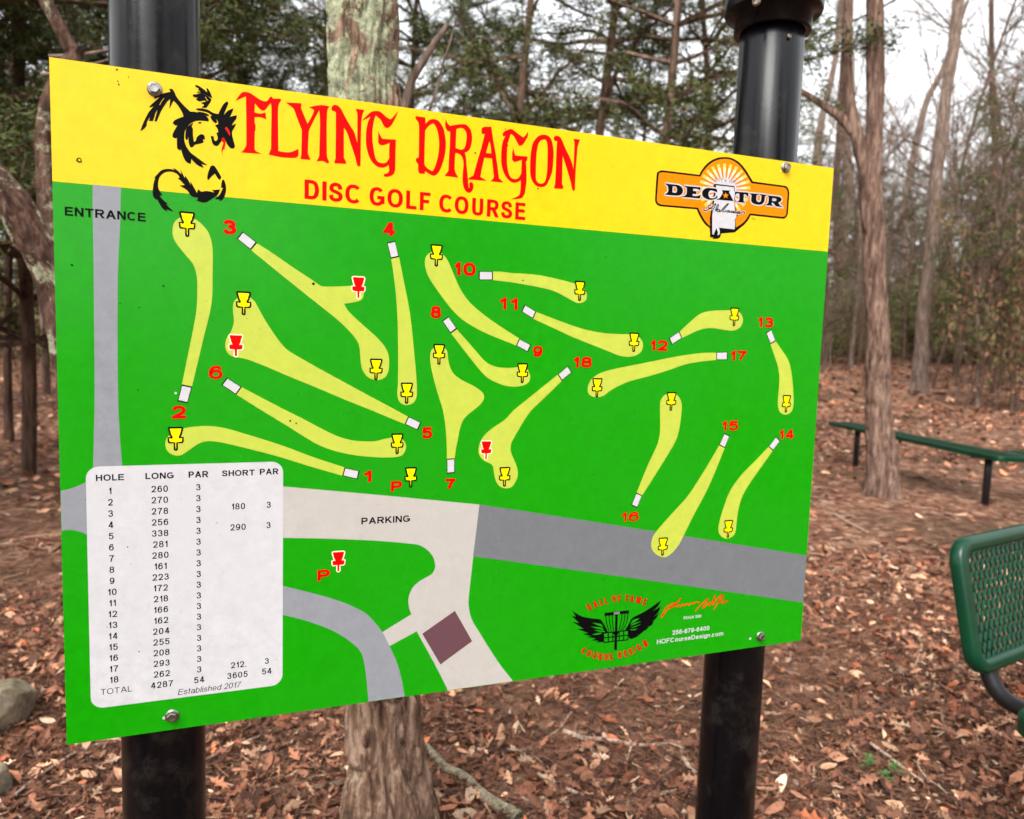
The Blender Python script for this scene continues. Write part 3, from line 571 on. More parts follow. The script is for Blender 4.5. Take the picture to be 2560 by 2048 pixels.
for w in ((('H', 273, 248, 27), ('A', 350, 208, 22), ('L', 425, 182, 15), ('L', 487, 162, 11), ('O', 590, 137, 6), ('F', 662, 132, 3), ('F', 758, 130, -2), ('A', 822, 136, -6), ('M', 907, 150, -10), ('E', 987, 178, -13)),
          (('C', 203, 805, -24), ('O', 270, 840, -16), ('U', 345, 865, -10), ('R', 420, 880, -4), ('S', 490, 885, 0), ('E', 555, 880, 4), ('D', 665, 858, 8), ('E', 740, 842, 12), ('S', 803, 818, 16), ('I', 853, 795, 18), ('G', 912, 762, 21), ('N', 992, 712, 27))):
    for ch, x, y, an in w:
        glyph_px(A, ch, P('W', x, y), 84/5.133, an, 3, 'oxblood', w=.25, xs=.82, grow=.06); glyph_px(A, ch, P('W', x, y), 84/5.133, an, 4, 'dred', w=.15)
A.build('designer_emblem', panel)
A = Art()
for t in ['W 1195,385 1215,330 1265,245 1330,205 1400,190 1450,130 1400,185 1330,240 1290,260 1200,375', 'W 1300,265 1380,225 1400,240 1430,215 1440,240 1480,205 1490,230 1530,200 1550,220 1590,190 1610,205 1640,180 1690,190',
          'W 1635,300 1700,220 1800,135 1745,220 1735,260 1800,200 1830,180 1810,235', 'W 1860,190 1890,85 1850,200 1870,210 1900,150', 'W 1900,150 1980,85 1900,230 1870,275', 'W 1920,200 1960,160 2005,95 1960,185 2050,165 1990,200']:
    A.stroke(t, 0.0017, 3, 'sigred')
A.build('signature', panel)
A = Art()
text_box(A, 'PDGA 580', P('W', 1483, 405), P('W', 1710, 341), 3, 'white', w=.19)
text_box(A, '256-679-6400', P('W', 1337, 602), P('W', 1815, 485), 3, 'white', w=.2)
text_box(A, 'HOFCourseDesign.com', P('W', 1138, 722), P('W', 1993, 553), 3, 'white', w=.2)
A.build('contact_lettering', panel)
# drilled holes, chips and specks of dirt
A = Art()
def dot(p, r, ink, layer=9, k=9):
    c = uv(*p); A.poly([np.array([(c[0]+math.cos(a)*r*(1+.2*math.sin(3*a+r*9e3)), c[1]+math.sin(a)*r) for a in np.linspace(0, 2*math.pi, k, endpoint=False)])], layer, ink)
dot(P('00', 667, 1349), .0027, 'black'); dot(P('00', 669, 1349), .0013, 'yellow', 10)
dot(P('03', 1384, 870), .0021, 'white'); dot(P('23', 2005, 203), .0021, 'white'); dot(P('30', 105, 1440), .0016, 'pink')
dot(P('01', 1480, 1586), .0014, 'white')
for r_, x, y, s_ in (('00', 984, 588, .0011), ('00', 993, 685, .0008), ('00', 1000, 713, .001), ('00', 1083, 650, .0007), ('01', 606, 508, .0013), ('01', 1377, 684, .0012), ('01', 1012, 829, .0009), ('11', 484, 666, .0019), ('21', 92, 637, .0012), ('10', 1846, 1289, .0012), ('10', 2098, 1087, .0009), ('20', 217, 1591, .0012),
                     ('02', 1075, 1158, .0009), ('03', 1170, 313, .0009), ('12', 288, 96, .0013), ('12', 338, 115, .001), ('21', 787, 440, .001), ('22', 767, 1432, .001), ('01', 1160, 1560, .0009), ('01', 1172, 866, .0008), ('22', 862, 172, .0009), ('22', 688, 546, .0009)):
    dot(P(r_, x, y), s_*.95, 'black', 9, 6)
for i in range(150):
    c = (rng.uniform(0.01, SW-.01), rng.uniform(0.01, SH-.01)); r = rng.uniform(.0002, .0006)
    A.poly([np.array([(c[0]+math.cos(a)*r*rng.uniform(.6, 1.4), c[1]+math.sin(a)*r) for a in np.linspace(0, 2*math.pi, 5, endpoint=False)])], 12, 'oxblood' if i % 3 else 'black')
A.build('surface_specks', panel)

# bolts
steel = mat('bolt_steel', (150, 148, 142), 0.3, 1.0); t = NT(steel); t.bump(t.noise(t.coord(), 400, 3), 0.15, 0.001)
BOLT = [P('00', 1302, 752), P('30', 146, 1412), P('03', 1450, 852), P('23', 2088, 184)]
for i, p in enumerate(BOLT):
    c = uv(*p)
    b = MB(); rot = rng.uniform(0, 1)
    def ring(r, h, k, ph=0): return [SIGN_TL+SU*(c[0]+math.cos(2*math.pi*j/k+ph)*r)+SV*(c[1]+math.sin(2*math.pi*j/k+ph)*r)+SN*h for j in range(k)]
    prof = [(0.0078, 0.0007), (0.0080, 0.0014), (0.0072, 0.0022), (0.0062, 0.0027)]; k = 24
    V = sum([ring(r, h, k) for r, h in prof], [])+[sp(c[0], c[1], 0.0027)]
    b.add(V, [(a*k+j, (a+1)*k+j, (a+1)*k+(j+1) % k, a*k+(j+1) % k) for a in range(3) for j in range(k)]+[(3*k+j, 4*k, 3*k+(j+1) % k) for j in range(k)])
    V = ring(.0060, .0025, 6, rot)+ring(.0060, .0066, 6, rot)+ring(.0052, .0074, 6, rot)+ring(.0040, .0074, 6, rot)+ring(.0036, .0066, 6, rot)+[sp(c[0], c[1], .0064)]
    b.add(V, [(a*6+j, (a+1)*6+j, (a+1)*6+(j+1) % 6, a*6+(j+1) % 6) for a in range(4) for j in range(6)]+[(24+j, 30, 24+(j+1) % 6) for j in range(6)])
    obj('bolt', b.mesh('bolt', [steel]), panel)

# posts
post_m = mat('post_black_paint', (17, 18, 22), 0.30, spec=0.22); t = NT(post_m)
v = t.coord((1, 1, .12)); vv = t.coord()
dirt = t.ramp(t.noise(vv, 14, 8, .75), [(0.5, (0, 0, 0)), (0.72, (1, 1, 1))])
t.link(t.mix(dirt, t.ramp(t.noise(v, 30, 4), [(.3, lin((3, 3, 5))), (.7, lin((9, 9, 13)))]), lin((38, 35, 31))), t.b.inputs['Base Color'])
t.link(t.ramp(t.noise(v, 22, 5, .7), [(.3, (.14,)*3), (.7, (.30,)*3)]), t.b.inputs['Roughness'])
t.bump(t.noise(vv, 160, 3), 0.06, 0.002)
PR = 0.0487
uL = (uv(*BOLT[0])[0]+uv(*BOLT[2])[0])/2; uR = (uv(*BOLT[1])[0]+uv(*BOLT[3])[0])/2
uL -= .008; uR -= .003
print('bolts uv', [uv(*p) for p in BOLT], 'post u', uL, uR, 'sign z', SIGN_TL[2], SIGN_TL[2]-SH)
def post(u, ztop):
    c = sp(u, 0, -TH-PR); zs = np.array([-0.3, 0, .5, 1.0, 1.5, ztop])
    return c, tube([(c[0], c[1], z) for z in zs], PR, 48)
cL, (V, F) = post(uL, 2.6); b = MB(); b.add(V, F)
obj('post', b.mesh('post', [post_m], True), sign)
cR, (V, F) = post(uR, 2.2); b = MB(); b.add(V, F)
pr = obj('post', b.mesh('post', [post_m], True), sign)
# collar height from the picture: its lower rim on the right post
dR = (M.T @ (cR-CAM))[2]-PR*0.9
zcol = at_depth(1925, 70, dR)[2]; print('collar z', zcol, 'depth', dR)
def lathe(c, prof, k=48):
    V = []; F = []
    for r, z in prof: V += [(c[0]+math.cos(a)*r, c[1]+math.sin(a)*r, z) for a in np.arange(k)*2*math.pi/k]
    for i in range(len(prof)-1): F += [(i*k+j, i*k+(j+1) % k, (i+1)*k+(j+1) % k, (i+1)*k+j) for j in range(k)]
    return V, F
b = MB(); V, F = lathe(cR, [(PR+.0005, zcol), (PR+.008, zcol), (PR+.0095, zcol+.002), (PR+.0095, zcol+.026), (PR+.023, zcol+.028), (PR+.025, zcol+.032), (PR+.025, zcol+.060), (PR+.021, zcol+.064), (PR-.005, zcol+.085), (PR*.6, zcol+.11), (.001, zcol+.125)]); b.add(V, F)
obj('post_cap', b.mesh('post_cap', [post_m], True), pr)
def screw(p, n, r):
    n = np.asarray(n)/np.linalg.norm(n); a = np.cross(n, [0, 0, 1]); a /= np.linalg.norm(a); bb = np.cross(n, a)
    V = []; k = 12
    for rr_, h in ((r, 0), (r, r*.4), (r*.7, r*.7), (r*.45, r*.3)): V += [p+n*h+(a*math.cos(t_)+bb*math.sin(t_))*rr_ for t_ in np.arange(k)*2*math.pi/k]
    V.append(p+n*r*.3); F = [(i*k+j, i*k+(j+1) % k, (i+1)*k+(j+1) % k, (i+1)*k+j) for i in range(3) for j in range(k)]+[(3*k+j, 3*k+(j+1) % k, 4*k) for j in range(k)]
    return V, F
rusty = mat('screw_metal', (150, 138, 125), 0.45, .8)
def dirpt(az_px, py, rad):
    """point on the right post's surface facing the viewer"""
    r = ray(az_px, py); r2 = np.array([r[0], r[1]]); o = CAM[:2]-cR[:2]
    bq = 2*o.dot(r2); aq = r2.dot(r2); cq = o.dot(o)-rad*rad; t_ = (-bq-math.sqrt(max(0, bq*bq-4*aq*cq)))/(2*aq)
    p = CAM+r*t_; n = np.array([p[0]-cR[0], p[1]-cR[1], 0]); return p, n
p, n = dirpt(1892, 5, PR+.025); b = MB(); b.add(*screw(p, n, .0065)); obj('screw', b.mesh('screw', [rusty]), pr)
p, n = dirpt(1973, 91, PR); b = MB(); b.add(*screw(p, n, .0035)); obj('screw', b.mesh('screw', [rusty]), pr)
# ------------------------------------------------------------------ ground
def smoothnoise(x, y, f, seed):
    r = np.random.default_rng(seed); out = np.zeros_like(x)
    for _ in range(6):
        a = r.uniform(0, 2*math.pi); k = f*r.uniform(.6, 1.6); out = out+np.sin((x*math.cos(a)+y*math.sin(a))*k+r.uniform(0, 6.3))
    return out/6
def gz(x, y):
    x = np.asarray(x, float); y = np.asarray(y, float); d = np.hypot(x, y)
    return 0.012*smoothnoise(x, y, 2.2, 3)+0.05*smoothnoise(x, y, .45, 4)*np.clip((d-6)/12, 0, 1)+0.055*np.clip(d-12, 0, 28)+.02*np.clip(d-40, 0, 60)
def grid_ground():
    rs = np.concatenate([np.linspace(0.0, 12, 150)[1:], np.geomspace(12.2, 160, 60)]); th = np.radians(np.linspace(0, 360, 361)[:-1])
    R, T = np.meshgrid(rs, th, indexing='ij'); X = R*np.sin(T); Y = R*np.cos(T)
    Z = gz(X, Y); V = np.stack([X, Y, Z], -1).reshape(-1, 3); n, m = R.shape
    i, j = np.meshgrid(np.arange(n-1), np.arange(m), indexing='ij'); j2 = (j+1) % m
    F = np.stack([i*m+j, (i+1)*m+j, (i+1)*m+j2, i*m+j2], -1).reshape(-1, 4)[:, ::-1]
    V = np.vstack([V, [[0, 0, float(gz(0, 0))]]]); c = len(V)-1
    me = make_mesh('ground', V, [tuple(f) for f in F.tolist()]+[(c, (j+1) % m, j)[::-1] for j in range(m)], smooth=True)
    return me
gm = mat('ground_soil', (105, 80, 62), 0.95, spec=0.1); t = NT(gm); v = t.coord()
soil = t.ramp(t.noise(v, 9, 10, .75), [(.32, lin((48, 35, 27))), (.46, lin((84, 62, 48))), (.58, lin((122, 92, 72))), (.70, lin((156, 124, 100)))])
vor = t.N.new('ShaderNodeTexVoronoi'); vor.inputs['Scale'].default_value = 17; vor.inputs['Randomness'].default_value = 1
wv = t.N.new('ShaderNodeVectorMath'); wv.operation = 'ADD'; nn = t.N.new('ShaderNodeTexNoise'); nn.inputs['Scale'].default_value = 14; nn.inputs['Detail'].default_value = 3
t.link(v, nn.inputs['Vector']); sc = t.N.new('ShaderNodeVectorMath'); sc.operation = 'SCALE'; sc.inputs['Scale'].default_value = .12
t.link(nn.outputs['Color'], sc.inputs[0]); t.link(v, wv.inputs[0]); t.link(sc.outputs[0], wv.inputs[1]); t.link(wv.outputs[0], vor.inputs['Vector'])
sep = t.N.new('ShaderNodeSeparateColor'); t.link(vor.outputs['Color'], sep.inputs[0])
leafc = t.ramp(sep.outputs[0], [(0, lin((70, 46, 36))), (.3, lin((112, 74, 58))), (.55, lin((146, 98, 76))), (.8, lin((176, 134, 108))), (1, lin((205, 170, 145)))])
lm = t.ramp(t.noise(v, .7, 5, .6), [(.40, (0, 0, 0)), (.56, (.85,)*3)])
t.link(t.mix(lm, soil, leafc), t.b.inputs['Base Color'])
t.bump(t.noise(v, 38, 8, .8), 0.9, 0.03)
g = obj('ground', grid_ground()); g.data.materials.append(gm); tag(g, kind='structure')

# ------------------------------------------------------------------ leaf litter
def tintmat(name, rough=.75, amt=.25, trans=0.0, spec=.25):
    m = mat(name, (120, 90, 70), rough, spec=spec); t = NT(m)
    a = t.N.new('ShaderNodeAttribute'); a.attribute_name = 'tint'
    n = t.noise(t.coord(), 90, 4, .7); r = t.ramp(n, [(.3, (1-amt*1.6,)*3), (.7, (1+amt*.4,)*3)])
    t.link(t.mix(1.0, a.outputs['Color'], r, 'MULTIPLY'), t.b.inputs['Base Color'])
    return m
litter_m = tintmat('dry_leaves', .7)
def leaf_template(kind, seed):
    r = np.random.default_rng(seed)
    if kind == 'oak':
        side = [(0, 0), (.16, .045), (.24, .15), (.30, .06), (.42, .10), (.50, .27), (.58, .10), (.68, .09), (.76, .22), (.82, .08), (.93, .07), (1, .0)]
    elif kind == 'oval': side = [(0, 0), (.15, .13), (.4, .23), (.7, .19), (.9, .08), (1, 0)]
    else: side = [(0, 0), (.3, .2), (.7, .17), (1, 0)]
    side = np.array(side); side[1:-1] += r.normal(0, .014, (len(side)-2, 2))
    up = side; lo = side[-2:0:-1]*[1, -1]+([0, 0])
    P2 = np.vstack([up, lo]); P2[:, 0] -= .5
    mid = np.array([[x-.5, 0] for x in (.25, .5, .75)]) if kind == 'oak' else np.array([[0., 0]])
    n = len(P2); Vv = np.vstack([P2, mid])
    F = []
    for i in range(n):
        j = (i+1) % n; cm = (P2[i]+P2[j])/2
        k = n+int(np.argmin(np.abs(mid[:, 0]-cm[0]))); F.append((i, j, k))
        kj = n+int(np.argmin(np.abs(mid[:, 0]-((P2[j]+P2[(j+1) % n])/2)[0])))
        if kj != k: F.append((j, kj, k))
    z = r.uniform(.15, .9)*Vv[:, 1]**2*2.2+r.uniform(-.5, .6)*Vv[:, 0]**2+r.normal(0, .02, len(Vv))
    return np.column_stack([Vv, z]), np.array(F)
LEAFC = np.array([lin(c) for c in [(134, 92, 74), (152, 106, 84), (116, 80, 64), (166, 122, 98), (98, 68, 54), (184, 142, 116), (80, 56, 46), (200, 164, 136), (214, 188, 164), (176, 108, 78), (140, 100, 82), (120, 78, 60)]])
LEAFC *= [1.08, .96, .86]
LEAFP = np.array([.14, .13, .12, .11, .09, .09, .10, .07, .05, .03, .06, .01]); LEAFP /= LEAFP.sum()
def rotmats(n, tilt, rg):
    a = rg.uniform(0, 2*math.pi, n); b = rg.normal(0, tilt, n); c = rg.normal(0, tilt, n)
    ca, sa, cb, sb, cc, sc_ = np.cos(a), np.sin(a), np.cos(b), np.sin(b), np.cos(c), np.sin(c); o = np.ones(n); z = np.zeros(n)
    Rz = np.stack([ca, -sa, z, sa, ca, z, z, z, o], 1).reshape(n, 3, 3); Rx = np.stack([o, z, z, z, cb, -sb, z, sb, cb], 1).reshape(n, 3, 3)
    Ry = np.stack([cc, z, sc_, z, o, z, -sc_, z, cc], 1).reshape(n, 3, 3)
    return Rz @ Rx @ Ry
def scatter(tmpls, pos, size, tilt, cols, rg):
    Vs, Fs, Cs = [], [], []; base = 0; pick = rg.integers(0, len(tmpls), len(pos)); sz = np.broadcast_to(size, (len(pos),))
    for k, (tv, tf) in enumerate(tmpls):
        m = np.where(pick == k)[0]
        if not len(m): continue
        R = rotmats(len(m), tilt, rg)
        V = np.einsum('nij,kj->nki', R, tv)*sz[m][:, None, None]+pos[m][:, None]
        Vs.append(V.reshape(-1, 3)); F = tf[None]+(np.arange(len(m))*len(tv))[:, None, None]+base
        Fs.append(F.reshape(-1, 3)); Cs.append(np.repeat(cols[m], len(tv), 0)); base += len(m)*len(tv)
    return np.concatenate(Vs), np.concatenate(Fs), np.concatenate(Cs)
AZ0, AZ1 = math.radians(-46), math.radians(48)
def wedge(n, r0, r1, rg, p=1.0):
    r = r0+(r1-r0)*rg.random(n)**p; a = rg.uniform(AZ0, AZ1, n); return r*np.sin(a), r*np.cos(a)
def cover(x, y):
    """how thickly leaves lie: trodden earth behind the sign and beside the benches"""
    c = .5+.55*smoothnoise(x, y, 1.1, 21)+.3*smoothnoise(x, y, 3.1, 22)
    c = c+.55*np.exp(-((x-2.6)**2+(y-3.0)**2)/2.2)+.25*(y > 9)
    path = np.exp(-(((y-6.2-.12*(x-2)))/1.3)**2)*(x > 0.6); path2 = np.exp(-((y-4.6)/.7)**2)*(x < -1.2)
    mid = np.exp(-((x-.75)**2/.9+(y-2.9)**2/1.2))
    return np.clip(c-1.0*path-.7*path2-.6*mid, 0.08, 1)
def leafset(n, r0, r1, kinds, smin, smax, tilt, zl, rg, p=1.0, dark=1.0, bright=1.0):
    x, y = wedge(n, r0, r1, rg, p); k = rg.random(n) < cover(x, y); x, y = x[k], y[k]; n = len(x)
    z = gz(x, y)+zl*rg.random(n)+.004
    c = LEAFC[rg.choice(len(LEAFC), n, p=LEAFP)]*np.exp(rg.normal(-.12, .36, n))[:, None]*bright
    return scatter([leaf_template(kk, i) for i, kk in enumerate(kinds)], np.column_stack([x, y, z]), rg.uniform(smin, smax, n), tilt, c, rg)
def merge(parts):
    V = np.concatenate([p[0] for p in parts]); C = np.concatenate([p[2] for p in parts]); F = []; b = 0
    for p in parts: F.append(p[1]+b); b += len(p[0])
    return V, np.concatenate(F), C
rg = np.random.default_rng(11)
P1 = leafset(38000, 1.5, 5.5, ['oak', 'oak', 'oval', 'oval', 'oak'], .028, .075, .55, .036, rg, .8)
P0_ = leafset(420, 1.5, 6.5, ['oak', 'oak', 'oak'], .075, .12, .35, .045, rg, .8, bright=1.2)
P2_ = leafset(26000, 5, 17, ['oval', 'small', 'oval'], .06, .12, .35, .03, rg, .8)
P3 = leafset(26000, 15, 60, ['small'], .12, .26, .3, .04, rg, .9)
P4 = leafset(44000, 1.5, 4.6, ['small', 'oval'], .012, .034, .5, .020, rg, .8, bright=.85)
V, F, C = merge([P0_, P1, P2_, P3, P4])
lit = obj('leaf_litter', make_mesh('leaf_litter', V, F, [litter_m], colors=C)); tag(lit, 'brown and tan fallen oak leaves covering the ground', 'leaf litter', kind='stuff')
# needles, bark crumbs and bits of twig
def slivers(n, r0, r1, lmin, lmax, w, cols, rg, zl=.02, p=.8, useall=False):
    cols = cols*[1.04, .95, .86]; x, y = wedge(n, r0, r1, rg, p); z = gz(x, y)+.003+zl*rg.random(n); L = rg.uniform(lmin, lmax, n)
    tv = np.array([[-.5, -1, 0], [.5, -.6, 0], [.5, .6, 0], [-.5, 1, 0], [0, 0, .9]]); tf = np.array([[0, 1, 4], [1, 2, 4], [2, 3, 4], [3, 0, 4]])
    R = rotmats(n, .18, rg); S = np.stack([L, np.full(n, w)*rg.uniform(.6, 1.5, n), np.full(n, w)], 1)
    V = np.einsum('nij,nkj->nki', R, tv[None]*S[:, None, :])+np.column_stack([x, y, z])[:, None]
    F = tf[None]+(np.arange(n)*5)[:, None, None]; c = cols[rg.integers(0, len(cols), n)]*rg.uniform(.7, 1.2, n)[:, None]
    return V.reshape(-1, 3), F.reshape(-1, 3), np.repeat(c, 5, 0)
nc = np.array([lin(c) for c in [(128, 88, 68), (104, 72, 58), (148, 108, 86), (84, 60, 50), (160, 124, 102), (112, 92, 80)]])
V, F, C = merge([slivers(60000, 1.5, 4.6, .02, .09, .0011, nc, rg, .028), slivers(14000, 4, 10, .05, .16, .0022, nc, rg, .03)])
o = obj('pine_needles', make_mesh('pine_needles', V, F, [litter_m], colors=C)); tag(o, 'thin brown needles and bark crumbs strewn over the soil', 'needles', kind='stuff')
pc = np.array([lin(c) for c in [(192, 164, 142), (176, 144, 120), (208, 186, 168), (158, 126, 104)]])
V, F, C = merge([slivers(520, 1.5, 3.6, .02, .07, .0032, pc, rg, .03), slivers(300, 1.5, 4.0, .010, .02, .006, pc, rg, .02), slivers(420, 3.4, 9, .03, .10, .006, pc, rg, .03)])
o = obj('wood_chips', make_mesh('wood_chips', V, F, [litter_m], colors=C)); tag(o, 'pale splinters and wood chips lying on the dark soil', 'wood chips', kind='stuff')

# ------------------------------------------------------------------ bark
def bark(name, c1, c2, c3, lichen=0.0, lc=(150, 156, 132), sc=1.0, side=None, stretch=.14, bump=.9, bd=.012):
    m = mat(name, c2, .92, spec=.12); t = NT(m); v = t.coord((sc, sc, sc*stretch)); vv = t.coord()
    n = t.noise(v, 38, 9, .72, .4)
    fi = t.N.new('ShaderNodeTexNoise'); fi.noise_type = 'RIDGED_MULTIFRACTAL'; fi.inputs['Scale'].default_value = 16; fi.inputs['Detail'].default_value = 5; fi.inputs['Roughness'].default_value = .5; fi.inputs['Distortion'].default_value = .6
    v3 = t.coord((sc, sc, sc*stretch*.75)); t.link(v3, fi.inputs['Vector']); fiss = t.ramp(fi.outputs['Fac'], [(.10, (1, 1, 1)), (.62, (0, 0, 0))])
    c = t.ramp(n, [(.38, lin(c1)), (.50, lin(c2)), (.60, lin(c3))])
    crack = t.ramp(fiss, [(.0, (.30,)*3), (.40, (1, 1, 1))]); c = t.mix(1.0, c, crack, 'MULTIPLY')
    c = t.mix(t.ramp(t.noise(vv, 3.2, 3), [(.35, (0, 0, 0)), (.7, (.55,)*3)]), c, t.mix(.5, c, lin(c3)))
    if lichen > 0:
        n2 = t.noise(vv, 9*sc, 8, .78, .5)
        fac = n2
        if side is not None:
            sx = t.N.new('ShaderNodeSeparateXYZ'); t.link(vv, sx.inputs[0])
            mz = t.N.new('ShaderNodeMapRange'); mz.inputs[1].default_value = side[0]; mz.inputs[2].default_value = side[1]; mz.inputs[3].default_value = -.12; mz.inputs[4].default_value = .05
            mx = t.N.new('ShaderNodeMapRange'); mx.inputs[1].default_value = side[2]; mx.inputs[2].default_value = side[3]; mx.inputs[3].default_value = -.14; mx.inputs[4].default_value = .06
            t.link(sx.outputs[2], mz.inputs[0]); t.link(sx.outputs[0], mx.inputs[0])
            a1 = t.N.new('ShaderNodeMath'); a1.operation = 'ADD'; t.link(mz.outputs[0], a1.inputs[0]); t.link(mx.outputs[0], a1.inputs[1])
            a2 = t.N.new('ShaderNodeMath'); a2.operation = 'ADD'; t.link(n2, a2.inputs[0]); t.link(a1.outputs[0], a2.inputs[1]); fac = a2.outputs[0]
        k = .72-.12*lichen
        mask = t.ramp(fac, [(k, (0, 0, 0)), (k+.04, (1, 1, 1))])
        lcol = t.ramp(t.noise(vv, 70*sc, 5, .7), [(.3, lin(tuple(x*.55 for x in lc))), (.48, lin(lc)), (.66, lin(tuple(min(255, x*1.28) for x in lc)))])
        c = t.mix(mask, c, lcol)
    t.link(c, t.b.inputs['Base Color']); t.bump(t.mix(.55, n, fiss), bump, bd)
    return m
BK_CEDAR = bark('cedar_bark', (50, 36, 30), (100, 78, 66), (142, 117, 103), .15, (176, 168, 142), sc=.8)
BK_MAIN = bark('cedar_bark_lichen', (44, 31, 25), (110, 84, 68), (164, 138, 118), 1.38, (150, 154, 126), side=(1.2, 1.8, .035, -.075), bump=1.0, bd=.02)
BK_GNARL = bark('gnarled_bark_lichen', (32, 23, 20), (72, 52, 43), (108, 84, 72), 1.45, (138, 136, 112), stretch=.45)
BK_FAR = bark('far_bark', (50, 38, 32), (86, 68, 56), (118, 98, 84), .35, (140, 136, 116), sc=.5)
BK_GREY = bark('grey_bark', (66, 54, 46), (104, 88, 78), (138, 120, 108), .4, (158, 152, 136), sc=.6)
BK_DARK = bark('dark_bark', (40, 28, 24), (70, 52, 42), (92, 72, 60), 0, sc=.6)
def trunk_mesh(name, path, radii, k, per, ridge, m, seed, flare=0.0, lobes=0.0):
    P = smooth_path(np.asarray(path, float), per); n = len(P)
    s = np.linspace(0, len(path)-1, n); R = np.interp(s, np.arange(len(path)), radii)
    T, N, B = frames(P); r = np.random.default_rng(seed)
    L = np.concatenate([[0], np.cumsum(np.linalg.norm(np.diff(P, axis=0), axis=1))])
    a = np.arange(k)*2*math.pi/k; A2, L2 = np.meshgrid(a, L)
    d = np.zeros_like(A2)
    warp = .35*np.sin(L2*2.1+r.uniform(0, 6))+.2*np.sin(L2*5.3+r.uniform(0, 6))+.10*np.sin(L2*13+2*A2)
    def vn(na, cl, sd):
        rr_ = np.random.default_rng(sd*97+seed); rows = int(L[-1]/cl)+3; G = rr_.random((rows, na))
        u = ((A2+warp*.5)/(2*math.pi)*na) % na; w_ = L2/cl; i0 = np.floor(w_).astype(int); j0 = np.floor(u).astype(int) % na; fu = u-np.floor(u); fw = w_-i0
        fu = fu*fu*(3-2*fu); fw = fw*fw*(3-2*fw); j1 = (j0+1) % na
        return (G[i0, j0]*(1-fu)+G[i0, j1]*fu)*(1-fw)+(G[i0+1, j0]*(1-fu)+G[i0+1, j1]*fu)*fw
    rm = max(float(np.mean(R)), .02); na0 = 12
    for q, (na, am) in enumerate(((na0, 1.0), (na0*2, .75), (na0*4, .45))):
        if na*2 > k: break
        n_ = vn(na, rm*2.4/(q+1)**.9, q+1); d += -am*2.2*np.clip(1-np.abs(2*n_-1)*3.0, 0, 1)**1.3+am*.9*(vn(na, rm*1.6/(q+1), q+9)-.5)
    d += .5
    d += .7*np.sin(2*A2+r.uniform(0, 6)+L2*.6)*lobes+.5*np.sin(3*A2+1+L2)*lobes
    d += r.normal(0, .10, d.shape)
    z = P[:, 2][:, None]; gzv = float(gz(P[0, 0], P[0, 1]))
    fl = flare*np.exp(-np.clip(z-gzv, 0, 9)/.16)*(1+.45*np.sin(3*A2+r.uniform(0, 6))+.3*np.sin(5*A2+r.uniform(0, 6)))
    RR = R[:, None]*(1+ridge*d+fl)
    V = P[:, None]+(N[:, None]*np.cos(A2)[..., None]+B[:, None]*np.sin(A2)[..., None])*RR[..., None]
    i, j = np.meshgrid(np.arange(n-1), np.arange(k), indexing='ij'); j2 = (j+1) % k
    F = np.stack([i*k+j, i*k+j2, (i+1)*k+j2, (i+1)*k+j], -1).reshape(-1, 4)
    return make_mesh(name, V.reshape(-1, 3), F, [m], smooth=True)
def tubes_np(segs, k=4):
    """segs: list of (points (n,3), radii) -> vertices, quads"""
    Vs, Fs = [], []; b = 0; a = np.arange(k)*2*math.pi/k
    for Pp, R in segs:
        T, N, B = frames(Pp); n = len(Pp)
        V = Pp[:, None]+(N[:, None]*np.cos(a)[None, :, None]+B[:, None]*np.sin(a)[None, :, None])*np.asarray(R)[:, None, None]
        i, j = np.meshgrid(np.arange(n-1), np.arange(k), indexing='ij'); j2 = (j+1) % k
        Fs.append(np.stack([i*k+j, i*k+j2, (i+1)*k+j2, (i+1)*k+j], -1).reshape(-1, 4)+b); Vs.append(V.reshape(-1, 3)); b += n*k
    return np.concatenate(Vs), np.concatenate(Fs)
def limb(p, d, L, n, wob, r, droop=0.0):
    pts = [np.array(p, float)]; d = np.array(d, float)/np.linalg.norm(d)
    for i in range(n):
        d = d+r.normal(0, wob, 3)+np.array([0, 0, droop]); d /= np.linalg.norm(d); pts.append(pts[-1]+d*L/n)
    return np.array(pts), d
# ------------------------------------------------------------------ tree kinds
def bare_segs(seed, H=11.0, first=2.0, nb=18, spread=1.0, tr=.09):
    r = np.random.default_rng(seed); segs = []
    trunkP = [np.array([0, 0, -.2])]; d = np.array([r.normal(0, .04), r.normal(0, .04), 1.0])
    for i in range(10):
        d = d+r.normal(0, .05, 3)*[1, 1, .2]; d /= np.linalg.norm(d); trunkP.append(trunkP[-1]+d*(H+.2)/10)
    trunkP = smooth_path(trunkP, 3); zt = trunkP[:, 2]; rad = tr*np.clip(1-zt/H, 0.03, 1)**.8
    def grow(p, d, L, R, lev):
        n = 5 if lev < 2 else 3
        P_, e = limb(p, d, L, n, .13+.05*lev, r, .05)
        segs.append((P_, np.linspace(R, R*.35, n+1)))
        if lev >= 3: return
        k = {0: 5, 1: 4, 2: 3}[lev]
        for _ in range(k):
            f = r.uniform(.25, 1); q = P_[min(n, int(f*n))]; sd = r.normal(0, 1, 3); sd[2] = abs(sd[2])*.6
            dd = (P_[-1]-P_[0])/L*.8+sd*.55; grow(q, dd, L*r.uniform(.4, .65), R*.5, lev+1)
    for i in range(nb):
        z = first+(H-first)*((i+r.random())/nb); idx = int(np.argmin(abs(zt-z))); a = r.uniform(0, 6.3)
        up = r.uniform(.35, 1.1); L = spread*(1.0+.28*(H-z))*r.uniform(.5, 1.0)
        grow(trunkP[idx], [math.cos(a), math.sin(a), up], L, rad[idx]*.42+.006, 0)
    return trunkP, rad, segs
